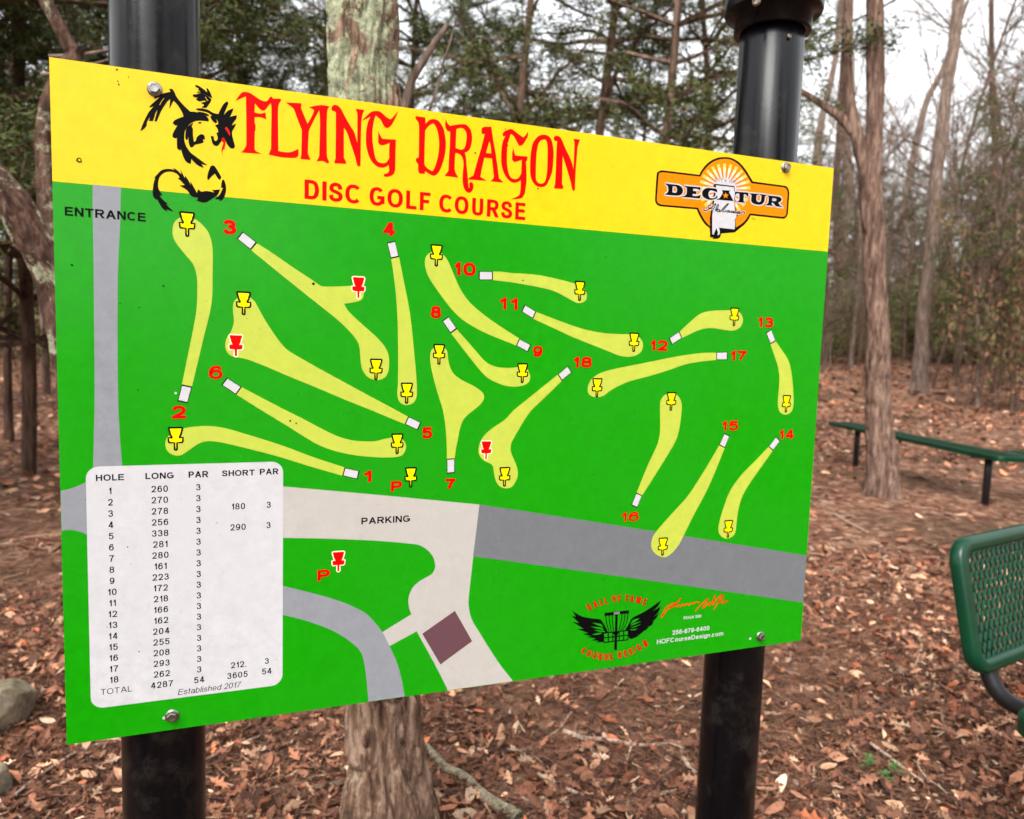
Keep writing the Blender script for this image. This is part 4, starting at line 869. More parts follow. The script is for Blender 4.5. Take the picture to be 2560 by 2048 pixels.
def leafq(n, L, W_, r):
    """tiny scale-leaf strips, random directions"""
    d = r.normal(0, 1, (n, 3)); d /= np.linalg.norm(d, axis=1)[:, None]
    s = np.cross(d, r.normal(0, 1, (n, 3))); s /= np.linalg.norm(s, axis=1)[:, None]
    return d, s
def cedar_parts(seed, H=10., z0=1.2, nb=70, reach=2.4, tr=.12, dens=1.0, thin=0.0):
    r = np.random.default_rng(seed); segs = []
    trunkP = [np.array([0, 0, -.2])]; d = np.array([r.normal(0, .03), r.normal(0, .03), 1.0])
    for i in range(10):
        d = d+r.normal(0, .03, 3)*[1, 1, .2]; d /= np.linalg.norm(d); trunkP.append(trunkP[-1]+d*(H+.2)/10)
    trunkP = smooth_path(trunkP, 3); zt = trunkP[:, 2]; rad = tr*np.clip(1-zt/H, 0.03, 1)**.7
    LP = []
    for i in range(nb):
        z = z0+(H-.3-z0)*((i+r.random())/nb)**.9; idx = int(np.argmin(abs(zt-z))); a = r.uniform(0, 6.3)
        L = reach*(1-.75*(z/H)**1.5)*r.uniform(.55, 1.1)
        P_, e = limb(trunkP[idx], [math.cos(a), math.sin(a), r.uniform(.0, .55)], L, 7, .13, r, -.025)
        segs.append((P_, np.linspace(.018+.006*L, .004, 8)))
        bare = r.random() < thin or z < z0+.7
        for q in range(int(13*L/1.6)):
            f = r.uniform(.22, 1); j = f*7; k = min(6, int(j)); b0 = P_[k]+(P_[k+1]-P_[k])*(j-k)
            dd = (P_[k+1]-P_[k]); dd = dd/np.linalg.norm(dd)*.8+r.normal(0, .55, 3)+[0, 0, -.12]
            TL_ = r.uniform(.25, .62)*(1.2-f*.4); Q, _ = limb(b0, dd, TL_, 4, .2, r, -.05)
            segs.append((Q, np.linspace(.0045, .0015, 5)))
            if bare and r.random() < .8: continue
            n = int(r.uniform(26, 46)*dens*TL_/.4)
            t_ = r.uniform(.15, 1.05, n)*4; kk = np.minimum(3, t_.astype(int)); c = Q[kk]+(Q[kk+1]-Q[kk])*(t_-kk)[:, None]
            LP.append(c+r.normal(0, .035, (n, 3)))
    LP = np.concatenate(LP); n = len(LP); dd, ss = leafq(n, 1, 1, r); dd[:, 2] = dd[:, 2]*.7-.15
    Ln = r.uniform(.03, .08, n)[:, None]; Wd = r.uniform(.004, .0095, n)[:, None]
    V = np.stack([LP-dd*Ln*.5-ss*Wd*.4, LP+dd*Ln*.1-ss*Wd, LP+dd*Ln*.6, LP+dd*Ln*.1+ss*Wd], 1).reshape(-1, 3)
    F = np.arange(n*4).reshape(-1, 4)
    base = np.array([lin(c) for c in [(66, 80, 32), (84, 94, 40), (52, 62, 30), (96, 96, 48), (110, 92, 60), (72, 80, 40)]])
    C = np.repeat(base[r.choice(6, n, p=[.28, .2, .22, .1, .07, .13])]*r.uniform(.7, 1.25, n)[:, None], 4, 0)
    return trunkP, rad, segs, (V, F, C)
fol_m = tintmat('cedar_foliage', .7, .1, spec=.3)
def simple_trunk(P_, R, k=12):
    V, F = tubes_np([(P_, R)], k); return V, F
def kind_bare(seed, m, **kw):
    tp, rad, segs = bare_segs(seed, **kw); V, F = simple_trunk(tp, rad)
    tm = make_mesh('trunk', V, F, [m], smooth=True); V, F = tubes_np(segs, 4); return [('trunk', tm), ('branches', make_mesh('branches', V, F, [m], smooth=True))]
def kind_cedar(seed, m, **kw):
    tp, rad, segs, lf = cedar_parts(seed, **kw); V, F = simple_trunk(tp, rad)
    tm = make_mesh('trunk', V, F, [m], smooth=True)
    V, F = tubes_np(segs, 3); n0 = len(V); C0 = np.tile(np.array(lin((84, 64, 52))), (n0, 1))
    me = make_mesh('crown', np.concatenate([V, lf[0]]), np.concatenate([F, lf[1]+n0]), [m, fol_m], np.r_[np.zeros(len(F), int), np.ones(len(lf[1]), int)], colors=np.concatenate([C0, lf[2]]))
    return [('trunk', tm), ('crown', me)]
def tree(name, parts, x, y, rz, s, label, cat='tree', group=None, tilt=(0, 0)):
    r_ = empty(name, (x, y, float(gz(x, y)))); r_.rotation_euler = (tilt[0], tilt[1], rz); r_.scale = (s, s, s); tag(r_, label, cat, group)
    for nm, me in parts:
        o = bpy.data.objects.new(nm, me); COL.objects.link(o); o.parent = r_
    return r_
def az(px, d):
    r = ray(px, 860); h = np.array([r[0], r[1]]); h /= np.linalg.norm(h); return h*d
CED = [kind_cedar(100+i, BK_DARK if i % 2 else BK_FAR, nb=105, reach=2.8, z0=1.0, dens=2.5, tr=.06) for i in range(3)]
CEDT = [kind_cedar(110+i, BK_FAR, nb=64, reach=2.2, z0=1.5, dens=1.7, thin=.3, tr=.06) for i in range(2)]+[kind_cedar(120, BK_FAR, nb=60, reach=2.8, z0=4.6, H=11, dens=1.4, thin=.1, tr=.07)]
BARE = [kind_bare(200+i, (BK_GREY, BK_FAR)[i % 2], H=12, first=2.0+.5*i, nb=20, tr=.065) for i in range(4)]
SAP = [kind_bare(220+i, (BK_FAR, BK_GREY)[i % 2], H=5.5, first=.8, nb=14, tr=.028, spread=.6) for i in range(3)]
g_c = 'dark cedars behind the sign'; g_f = 'cedars deep in the wood'; g_b = 'bare grey trees in the wood'; g_s = 'thin saplings in the wood'
near = [(-70, 7.4, 1, 1.0, 'bushy dark cedar behind the gnarled tree'), (-260, 6.5, 0, 1.0, 'dark cedar at the far left edge of the wood'), (60, 8.0, 1, 1.05, 'dark green cedar filling the upper left corner'), (330, 9.5, 2, 1.1, 'dense cedar behind the left post'),
 (640, 10.5, 3, .95, 'thin cedar with sky showing left of the lichened trunk'), (1215, 7.6, 3, .9, 'slim cedar with brown trunk above the word in red'), (1430, 8.6, 0, 1.1, 'dense green cedar with thick dark trunk above the sign'),
 (1590, 7.0, 4, .9, 'slender cedar with a visible grey stem left of the right post'), (1790, 10.5, 4, 1.0, 'loose cedar right behind the capped post'), (1010, 11.5, 1, 1.0, 'dark cedar just right of the lichened trunk'),
 (2640, 7.6, 5, 1.0, 'cedar whose dark boughs hang into the upper right corner')]
for px_, d, k, s, lb in near:
    x, y = az(px_, d); tree('cedar_tree', (CED+CEDT)[k], x, y, rng.uniform(0, 6.3), s, lb, 'tree', g_c)
for i, (px_, d) in enumerate([(-150, 13), (120, 15), (300, 19), (520, 14), (760, 17), (900, 21), (1120, 14), (1330, 18), (1530, 13), (1700, 19), (1900, 22), (-20, 22), (430, 26), (1450, 27), (2120, 40), (2330, 46), (2560, 34), (2750, 22), (2240, 50), (2450, 52), (-300, 18), (1000, 30)]):
    x, y = az(px_+rng.uniform(-20, 20), d); tree('cedar_tree', (CED+CEDT)[(3+i % 2) if i % 3 else i % 5], x, y, rng.uniform(0, 6.3), rng.uniform(.85, 1.15), 'dark evergreen cedar added out of view behind the camera for reflections', 'tree', g_f)
for i in range(94):
    px_ = rng.uniform(1950, 2850) if i < 60 else rng.uniform(-350, 1950); d = 20+45*rng.random()**.7
    x, y = az(px_, d); tree('bare_tree', BARE[i % 4], x, y, rng.uniform(0, 6.3), rng.uniform(.75, 1.3), 'tall bare grey brown tree standing deep in the wood', 'tree', g_b, (rng.normal(0, .04), rng.normal(0, .04)))
for i in range(15):
    px_ = rng.uniform(2010, 2800); d = 13+14*rng.random()
    x, y = az(px_, d); tree('bare_tree', BARE[i % 4], x, y, rng.uniform(0, 6.3), rng.uniform(.5, .75), 'tall bare grey brown tree standing deep in the wood', 'tree', g_b, (rng.normal(0, .05), rng.normal(0, .05)))
for i, (px_, d) in enumerate([(2060, 24), (2260, 28), (2400, 22), (2500, 27), (2590, 19), (2330, 33), (2460, 17), (2540, 22), (2420, 30), (2150, 27)]):
    x, y = az(px_, d); tree('cedar_tree', CEDT[i % 2], x, y, rng.uniform(0, 6.3), .7, 'dark evergreen cedar added out of view behind the camera for reflections', 'tree', g_f)
for i in range(52):
    px_ = rng.uniform(2000, 2750) if i < 40 else rng.uniform(-250, 700); d = (20 if i < 40 else 9)+24*rng.random()
    x, y = az(px_, d); tree('sapling', SAP[i % 3], x, y, rng.uniform(0, 6.3), rng.uniform(.6, 1.2), 'thin leafless sapling growing between the larger trees', 'sapling', g_s, (rng.normal(0, .06), rng.normal(0, .06)))
for i, (dx, dy) in enumerate([(-5.5, -4.5), (-3.4, -6.8), (4.8, -5.2), (-8.5, -1.5), (8.2, -2.5), (6.5, -9), (-6, -10)]):  # unseen cedars added behind the camera, spaced to shape reflections on sign and posts
    tree('cedar_tree', (CED+CEDT)[i % 5], dx, dy, rng.uniform(0, 6.3), 1.0, 'dark evergreen cedar added out of view behind the camera for reflections', 'tree', g_f)
# low green brown thicket at the back of the clearing
def thicket(seed, cols):
    r = np.random.default_rng(seed); segs = []; LP = []
    for i in range(26):
        a = r.uniform(0, 6.3); p = np.array([r.normal(0, .4), r.normal(0, .4), -.05]); P_, _ = limb(p, [math.cos(a)*.35, math.sin(a)*.35, 1], r.uniform(1.1, 2.6), 6, .14, r)
        segs.append((P_, np.linspace(.010, .003, 7)))
        for q in range(7):
            j = r.uniform(2, 6); k = min(5, int(j)); Q, _ = limb(P_[k], r.normal(0, 1, 3)+[0, 0, .3], r.uniform(.25, .6), 3, .2, r); segs.append((Q, np.linspace(.004, .0015, 4)))
            n = 15; LP.append(Q[r.integers(1, 4, n)]+r.normal(0, .09, (n, 3)))
    V, F = tubes_np(segs, 3); LP = np.concatenate(LP); n = len(LP); dd, ss = leafq(n, 1, 1, r); L_ = r.uniform(.03, .06, n)[:, None]; n0 = len(V)
    V2 = np.stack([LP-dd*L_, LP-ss*L_*.4, LP+dd*L_, LP+ss*L_*.4], 1).reshape(-1, 3)
    cc = np.array([lin(c) for c in cols]); C = np.concatenate([np.tile(lin((100, 82, 66)), (n0, 1)), np.repeat(cc[r.integers(0, len(cc), n)]*r.uniform(.7, 1.2, n)[:, None], 4, 0)])
    st = make_mesh('stems', V, F, [BK_FAR]); lf = make_mesh('leaves', V2, np.arange(n*4).reshape(-1, 4), [fol_m], colors=C[n0:])
    return [('stems', st), ('leaves', lf)]
TH = [thicket(300, [(104, 110, 56), (120, 118, 68), (86, 94, 48)]), thicket(301, [(112, 104, 66), (98, 102, 56), (128, 116, 80)])]
for i in range(66):
    px_ = rng.uniform(1950, 2800) if i < 54 else rng.uniform(-250, 500); d = (28+18*rng.random()) if i < 54 else 17+14*rng.random(); x, y = az(px_, d)
    tree('shrub', TH[i % 2], x, y, rng.uniform(0, 6.3), rng.uniform(.9, 1.7), 'low olive brown shrub at the edge of the clearing', 'shrub', 'shrubs at the edge of the clearing')
rust = thicket(305, [(138, 96, 72), (98, 92, 56), (108, 98, 62), (118, 100, 70)])
x, y = az(2540, 17); t_ = tree('beech_sapling', rust, x, y, 1.0, .9, 'sapling holding dull brown dead leaves at upper right', 'sapling'); t_.location.z += 2.0-2.0
t_.scale = (1., 1., 1.9)

# ------------------------------------------------------------------ trees one can tell apart
def own_tree(name, label, paths, m, base=None):
    """paths: list of (part name, path, radii, k, per, ridge, seed, flare)"""
    b0 = np.array(paths[0][1][0]) if base is None else base; r_ = empty(name, (b0[0], b0[1], float(gz(b0[0], b0[1])))); tag(r_, label, 'tree')
    for nm, P_, R, k, per, ridge, seed, fl in paths: obj(nm, trunk_mesh(nm, P_, R, k, per, ridge, m, seed, fl, .4*ridge/.05*.5), r_)
    return r_
# trunk right behind the sign
g0 = ground_pt(985, 2085); dm = (M.T @ (g0-CAM))[2]; print('main tree', g0, dm)
def tp(px_, py_, d): return at_depth(px_, py_, d)
dz = dm
def at_dist(px_, py_, g):
    """point above ground point g's vertical plane facing the camera"""
    n = np.array([g[0], g[1], 0]); n /= np.linalg.norm(n); r = ray(px_, py_); t_ = n.dot(g-CAM)/n.dot(r); return CAM+r*t_
pts = [(985, 2150), (975, 2030), (965, 1900), (957, 1750), (948, 1500), (940, 1100), (930, 700), (917, 300), (905, 0), (885, -500)]
wid = [1.28, 118, 102, 97, 93, 90, 88, 89, 84, 70]
path = [at_dist(a, b, g0) for a, b in pts]; fac = .90*dm/FPX
R = [w_*fac for w_ in wid]; R[0] = 128*fac
path[0][2] = -.12
mt = own_tree('cedar_tree', 'lichen covered cedar trunk standing right behind the sign', [('trunk', path, R, 200, 50, .075, 5, .22)], BK_MAIN, g0)
b1 = [at_dist(a, b, g0) for a, b in ((985, 330), (1012, 262), (1030, 200), (1060, 150), (1085, 110), (1120, 62))]
obj('broken_branch', trunk_mesh('broken_branch', b1, [.012, .011, .010, .009, .008, .007], 14, 6, .05, BK_GREY, 6), mt)
b1 = [at_dist(a, b, g0)+[0, .25, 0] for a, b in ((1005, 310), (1030, 240), (1065, 140), (1085, 60), (1105, 0), (1120, -60))]
obj('twig', trunk_mesh('twig', b1, [.005, .004, .004, .003, .003, .002], 6, 5, .02, BK_GREY, 7), mt)
# gnarled tree at the left edge
gl = np.array([*az(190, 2.9), 0]); print('gnarl', gl)
def gp(a, b): return at_dist(a, b, gl)
f2 = .80*(M.T @ (gl-CAM))[2]/FPX
base_l = [np.array([gl[0]+.10, gl[1], -.1]), gp(232, 1300), gp(205, 1000), gp(150, 720), gp(95, 610), gp(40, 520), gp(-30, 430), gp(-160, 300)]
gt = own_tree('gnarled_tree', 'gnarled lichen spotted tree leaning out left of the sign', [('trunk', base_l, [80*f2, 66*f2, 62*f2, 58*f2, 54*f2, 50*f2, 46*f2, 36*f2], 90, 16, .07, 15, .3)], BK_GNARL, base_l[0])
for nm, pp, rr_, sd in (('limb', ((150, 720), (128, 560), (116, 430), (112, 340), (122, 260), (150, 190), (196, 120)), (34, 30, 26, 24, 22, 20, 18), 16), ('limb', ((196, 190), (186, 145), (165, 100), (140, 50), (112, 0), (85, -70)), (22, 20, 19, 18, 17, 14), 17)):
    obj(nm, trunk_mesh(nm, [gp(*q) for q in pp], [w_*f2 for w_ in rr_], 40, 10, .09, BK_GNARL, sd), gt)
for pp in (((0, 110), (60, 108), (140, 95), (260, 70)), ((30, 62), (120, 60), (200, 52), (300, 40)), ((150, 130), (190, 120), (225, 100), (300, 78)), ((0, 170), (35, 195), (60, 205), (20, 178))):
    obj('twig', trunk_mesh('twig', [gp(a*.75, b+20)+[0, .2, 0] for a, b in pp], [.008, .007, .006, .004], 6, 5, .03, BK_GREY, 18), gt)
# thin trunks at left
def slim(name, label, pp, ww, foot, m, k=24, seed=30, flare=.25, extra=()):
    g_ = ground_hit(*foot); d_ = .88*(M.T @ (g_-CAM))[2]/FPX; g_[2] = float(gz(g_[0], g_[1]))
    P_ = [at_dist(a, b, g_) for a, b in pp]; P_ = [g_+[0, 0, -.15]]+P_
    t_ = own_tree(name, label, [('trunk', P_, [ww[0]*d_]+[w_*d_ for w_ in ww], k, 12, .062, seed, flare)], m, g_)
    for nm, q, w_ in extra:
        obj(nm, trunk_mesh(nm, [at_dist(a, b, g_) for a, b in q], [x_*d_ for x_ in w_], 20, 8, .04, m, seed+3), t_)
    return t_
slim('slim_tree', 'slim reddish trunk at the far left edge of the picture', [(20, 1000), (18, 860), (20, 700), (24, 560), (22, 400), (30, 200), (40, 0), (44, -200)], [11, 10, 10, 11, 9, 8, 7, 6], (22, 1105), BK_DARK)
slim('slim_tree', 'short pale trunk close to the left side of the sign', [(110, 900), (112, 840), (106, 780), (104, 700), (100, 560), (92, 300), (90, 0)], [8, 8, 8, 7, 6, 5, 4], (112, 945), BK_GREY)
# double cedar beside the benches
slim('cedar_tree', 'tall forked cedar trunk beside the green bench', [(2207, 1160), (2200, 1080), (2194, 980), (2195, 900), (2192, 800), (2186, 700), (2184, 600), (2178, 520), (2176, 440), (2186, 330), (2188, 200), (2188, 100), (2186, 0), (2184, -150)],
     [40, 36, 33, 31, 29, 29, 29, 29, 28, 22, 23, 24, 22, 20], (2210, 1240), BK_CEDAR, 90, 40, .34,
     [('stem', ((2168, 520), (2160, 420), (2140, 330), (2124, 250), (2118, 160), (2120, 80), (2122, 0), (2122, -120)), (19, 18, 17, 14, 12, 12, 11, 9)),
      ('bough', ((2132, 330), (2108, 300), (2070, 272), (2035, 248), (1996, 225), (1960, 200)), (14, 13, 11, 9, 8, 7))])
slim('leaning_tree', 'leaning grey trunk right of the forked cedar', [(2300, 940), (2304, 860), (2308, 780), (2320, 680), (2334, 560), (2342, 440), (2356, 330), (2366, 230), (2384, 120), (2396, 0), (2402, -150)], [22, 18, 17, 16, 16, 15, 15, 14, 14, 14, 12], (2298, 982), BK_GREY, 40, 44, .2)
slim('slim_tree', 'straight grey trunk just beyond the right edge of the sign', [(2112, 820), (2112, 700), (2108, 600), (2116, 520), (2122, 440), (2110, 300), (2112, 100), (2116, -100)], [14, 13, 13, 12, 12, 11, 10, 9], (2110, 880), BK_GREY, 24, 46)
slim('slim_tree', 'thin dark trunk between the right post and the forked cedar', [(2092, 700), (2090, 560), (2092, 440), (2098, 330), (2104, 200), (2112, 60), (2118, -80)], [9, 9, 9, 8, 7, 6, 5], (2086, 884), BK_DARK, 20, 47)
slim('slim_tree', 'forked pale trunk right of the capped post', [(2050, 700), (2044, 560), (2042, 400), (2056, 290), (2076, 210), (2092, 120), (2100, 0)], [11, 11, 11, 9, 8, 7, 6], (2056, 886), BK_GREY, 20, 48)
slim('slim_tree', 'slanting thin trunk between forked cedar and leaning trunk', [(2262, 600), (2268, 480), (2290, 360), (2318, 250), (2350, 190), (2380, 110), (2420, 0)], [9, 9, 9, 8, 7, 6, 4], (2262, 886), BK_GREY, 20, 49)
slim('slim_tree', 'crooked sapling in front of the shrubs at right', [(2388, 900), (2398, 840), (2410, 760), (2425, 700), (2448, 620), (2452, 500)], [5, 5, 4, 4, 3, 3], (2386, 938), BK_FAR, 12, 50)
slim('slim_tree', 'thin crooked stem near the right edge above the bench', [(2530, 880), (2534, 820), (2548, 740), (2556, 660), (2575, 560), (2590, 400)], [6, 6, 5, 5, 4, 3], (2530, 952), BK_FAR, 12, 51)
slim('slim_tree', 'dark upright trunk near the right edge of the picture', [(2492, 780), (2490, 700), (2486, 600), (2488, 400), (2480, 200), (2478, 0)], [11, 10, 9, 8, 7, 6], (2490, 876), BK_DARK, 20, 52)

# ------------------------------------------------------------------ benches
green_m = mat('bench_green_coating', (3, 64, 40), .3, spec=.36); t = NT(green_m); t.bump(t.noise(t.coord(), 90, 4), .12, .003)
t.link(t.ramp(t.noise(t.coord(), 5, 6, .7), [(.35, lin((1, 46, 28))), (.7, lin((3, 60, 37)))]), t.b.inputs['Base Color'])
black_m = mat('bench_black_paint', (20, 20, 22), .45); t = NT(black_m); t.bump(t.noise(t.coord(), 60, 4), .1, .002)
def slab(P0, d, n, L, W_, th, rc_, rows=6):
    """bench seat: rounded rim with raised lengthwise slats; P0 = centre of top at start, d along, n across"""
    d = d/np.linalg.norm(d); z = np.array([0, 0, 1.]); mb = MB()
    pts = []
    for cx_, cy_, a0 in ((L-rc_, W_/2-rc_, 0), (rc_, W_/2-rc_, 90), (rc_, -W_/2+rc_, 180), (L-rc_, -W_/2+rc_, 270)):
        for k in range(7): a = math.radians(a0+k*15); pts.append((cx_+rc_*math.cos(a), cy_+rc_*math.sin(a)))
    pts = np.array(pts); m_ = len(pts); c = np.array([L/2, 0])
    def ring(s_, h):
        v_ = pts-c; ln = np.linalg.norm(v_, axis=1)[:, None]; q = pts-np.sign(v_)*s_*np.minimum(1, np.abs(v_)/.03)
        return [P0+d*a+n*b+z*h for a, b in q]
    prof = [(.030, -.006), (.018, -.001), (.008, 0), (.002, -.005), (0, -.014), (0, -th+.006), (.004, -th), (.03, -th)]
    V = sum([ring(s_, h) for s_, h in prof], []); F = [(i*m_+j, (i+1)*m_+j, (i+1)*m_+(j+1) % m_, i*m_+(j+1) % m_) for i in range(len(prof)-1) for j in range(m_)]
    F.append(tuple(range(m_))); F.append(tuple((len(prof)-1)*m_+j for j in range(m_))[::-1])
    mb.add(V, F)
    wr = (W_-.07)/rows
    for k in range(rows):
        y_ = -W_/2+.035+wr*(k+.5); mb.add(*box(P0+d*L/2+n*y_+z*(-.0045), L-.09, wr*.62, .008, [d, n, z]))
    return mb
def bench_far(label, pl, pr, zs=.485, ext=(2094, 2545)):
    A_ = ground_pt(*pl); B_ = ground_pt(*pr); d = (B_-A_); Lg = np.linalg.norm(d); d /= Lg; n = np.array([-d[1], d[0], 0])
    e0 = at_line(ext[0], A_, d); e1 = at_line(ext[1], A_, d)
    r_ = empty('park_bench', (A_[0], A_[1], 0)); tag(r_, label, 'bench', 'backless green benches')
    P0 = A_+d*e0; P0[2] = zs
    obj('seat', slab(P0, d, n, e1-e0, .30, .048, .05).mesh('seat', [green_m], False), r_)
    for q in (A_, B_):
        b = MB(); b.add(*tube([(q[0], q[1], -.15), (q[0], q[1], .3), (q[0], q[1], zs-.052)], .032, 20)); b.add(*box(np.array([q[0], q[1], zs-.056]), .08, .26, .008, [d, n, [0, 0, 1]]))
        obj('leg', b.mesh('leg', [black_m], True), r_)
    print('bench', A_, B_, Lg, e0, e1); return A_, d, n
def at_line(px_, A_, d):
    """how far along the ground line A+d*t picture column px_ is reached"""
    r = ray(px_, 1080); m_ = np.array([[d[0], -r[0]], [d[1], -r[1]]]); return np.linalg.solve(m_, -A_[:2])[0]
A_, d_, n_ = bench_far('long green backless bench on black legs behind the forked cedar', (2138, 1166), (2462, 1262))
e = ground_pt(2541, 1140, .45)
r_ = empty('park_bench', (e[0]+.4, e[1], 0)); tag(r_, 'green bench end just entering the right edge of the picture', 'bench', 'backless green benches')
dd = np.array([.98, -.2, 0]); dd /= np.linalg.norm(dd); nn_ = np.array([-dd[1], dd[0], 0])
P0 = e.copy(); P0[2] = .47; obj('seat', slab(P0+nn_*.12, dd, nn_, 1.8, .3, .048, .05).mesh('seat', [green_m]), r_)
for q in (.35, 1.45):
    c = P0+nn_*.12+dd*q; b = MB(); b.add(*tube([(c[0], c[1], -.15), (c[0], c[1], .395)], .032, 20)); obj('leg', b.mesh('leg', [black_m], True), r_)
# near bench with a mesh back
vd = M @ np.array([4300-CX, 948-CY, FPX]); vd[2] = 0; vd /= np.linalg.norm(vd); n1 = np.array([vd[1], -vd[0], 0])
Bp = at_depth(2432, 1697, 2.1); Bt = at_depth(2372, 1362, 2.1); print('near bench', Bp, vd, n1, 'top', Bt)
up = np.array([0, 0, 1.])*math.cos(math.radians(13))-n1*math.sin(math.radians(13))
HT = (Bt-Bp)[2]/up[2]+.005; LB = 1.5; face = np.cross(vd, up); face = face if face.dot(n1) > 0 else -face
nb = empty('mesh_bench', (Bp[0]+vd[0]*.4, Bp[1]+vd[1]*.4, 0)); tag(nb, 'dark green bench with perforated mesh back and bent black frame', 'bench')
rcn = .075
def rr_path(inset, nseg=9):
    pts = []; r2 = max(rcn-inset, .012)
    for a, b, a0 in ((LB-inset-r2, HT-inset-r2, 0), (inset+r2, HT-inset-r2, 90), (inset+r2, inset+r2, 180), (LB-inset-r2, inset+r2, 270)):
        for k in range(nseg): t_ = math.radians(a0+k*90/(nseg-1)); pts.append((a+r2*math.cos(t_), b+r2*math.sin(t_)))
    return np.array(pts)
mb = MB(); prof = [(.044, .003), (.040, .013), (.034, .017), (.012, .017), (.004, .013), (0, .004), (0, -.016), (.005, -.022), (.03, -.024), (.04, -.016), (.044, .003)]
V = []; m_ = 36
for ins, h in prof: V += [Bp+vd*a+up*b+face*h for a, b in rr_path(ins)]
F = [(i*m_+j, (i+1)*m_+j, (i+1)*m_+(j+1) % m_, i*m_+(j+1) % m_) for i in range(len(prof)-1) for j in range(m_)]
mb.add(V, F); bk = obj('back_frame', mb.mesh('back_frame', [green_m], True), nb)
# expanded metal: rows of steep diamonds
mb = MB(); dw, dh = .028, .058; nx_, ny_ = int((LB-.06)/dw), int((HT-.06)/dh)+1
ox_, oy_ = .03, .03
def strand(a, b):
    a = np.array(a); b = np.array(b); dv = b-a; L_ = np.linalg.norm(dv); dv /= L_; X_ = vd*dv[0]+up*dv[1]; Y_ = -vd*dv[1]+up*dv[0]
    c = (a+b)/2; s_ = 1 if dv[0]*dv[1] > 0 else -1
    F2 = face*math.cos(.5)+Y_*math.sin(.5)*s_; Y2 = np.cross(F2, X_)
    mb.add(*box(Bp+vd*c[0]+up*c[1]+face*.002, L_*1.04, .0084, .0048, [X_, Y2, F2]))
hx, hy = LB-.036, HT-.036
for i in range(nx_):
    for j in range(ny_*2):
        x0 = ox_+i*dw; y0 = oy_+j*dh/2
        if j % 2: x0 += dw/2
        if y0+dh/2 > hy or x0+dw/2 > hx: continue
        strand((x0, y0), (x0+dw/2, y0+dh/2)); strand((x0, y0), (x0-dw/2, y0+dh/2))
obj('back_mesh', mb.mesh('back_mesh', [green_m]), nb)
# bent black tube under the back, and the seat
def bezier(a, b, c, d, n=14):
    t_ = np.linspace(0, 1, n)[:, None]; return (1-t_)**3*a+3*(1-t_)**2*t_*b+3*(1-t_)*t_*t_*c+t_**3*d
sd = 1.80
s0 = at_depth(2500, 1680, 2.17); s1 = at_depth(2590, 1835, 2.08)
P_ = bezier(s0+np.array([0, 0, .12])-face*.05, s0+np.array([0, 0, -.07])-face*.04, s1+np.array([-.10, .02, .05]), s1+vd*.25+np.array([0, 0, -.02]))
b = MB(); b.add(*tube(P_, .024, 20)); obj('back_bracket', b.mesh('back_bracket', [black_m], True), nb)
se = at_depth(2600, 1812, sd); zs_ = se[2]; print('seat z', zs_)
c0 = se+n1*.10
obj('seat', slab(c0, vd, n1, 1.7, .34, .055, .06).mesh('seat', [green_m]), nb)
for q in (.35, 1.3):
    c = c0+vd*q; b = MB(); b.add(*tube([(c[0], c[1], -.15), (c[0], c[1], zs_-.06)], .032, 20)); obj('leg', b.mesh('leg', [black_m], True), nb)

# ------------------------------------------------------------------ rocks, fallen branches, weeds
rock_m = mat('rock', (150, 142, 126), .9, spec=.15); t = NT(rock_m); v = t.coord()
c = t.ramp(t.noise(v, 12, 10, .8), [(.3, lin((84, 74, 62))), (.5, lin((158, 144, 122))), (.66, lin((204, 192, 168)))])
c = t.mix(t.ramp(t.noise(v, 3.5, 5), [(.5, (0, 0, 0)), (.66, (.8,)*3)]), c, lin((116, 116, 74))); t.link(c, t.b.inputs['Base Color']); t.bump(t.noise(v, 26, 10, .8), .9, .02)
def rock(label, c, sx, sy, sz, seed, rz):
    import bmesh
    r = np.random.default_rng(seed); bm = bmesh.new(); bmesh.ops.create_icosphere(bm, subdivisions=5, radius=1)
    pl = r.normal(0, 1, (20, 3)); pl /= np.linalg.norm(pl, axis=1)[:, None]; dcut = r.uniform(.5, .76, 20)
    for v_ in bm.verts:
        p = np.array(v_.co)
        for q, dc in zip(pl, dcut):
            e_ = p.dot(q)-dc
            if e_ > 0: p = p-q*e_*.985
        p = p*(1+.025*math.sin(p[0]*9+seed)*math.sin(p[1]*8)*math.sin(p[2]*10+1)+.012*math.sin(p[0]*23)*math.sin(p[2]*27+p[1]*19))
        x_, y_ = p[0]*sx, p[1]*sy; v_.co = (c[0]+x_*math.cos(rz)-y_*math.sin(rz), c[1]+x_*math.sin(rz)+y_*math.cos(rz), c[2]+p[2]*sz)
    me = bpy.data.meshes.new('rock'); bm.to_mesh(me); bm.free(); me.materials.append(rock_m)
    for p in me.polygons: p.use_smooth = True
    o = obj('rock', me, None, (c[0], c[1], 0)); tag(o, label, 'rock', 'rocks at the left edge'); return o
c = ground_pt(-12, 1826); rock('larger mossy beige rock at the left edge of the picture', (c[0], c[1], .07), .15, .13, .145, 4, .4)
c = ground_pt(-40, 2000); rock('smaller flat grey rock in the lower left corner', (c[0], c[1], .03), .10, .09, .085, 12, 1.9)
twig_m = bark('twig_bark', (92, 70, 58), (150, 124, 106), (196, 172, 152), 0, sc=2.0, bump=.5, bd=.004)
lich_m = bark('lichen_twig', (70, 60, 48), (124, 112, 92), (150, 140, 118), 1.3, (164, 176, 150), sc=2.2, bump=.8, bd=.006)
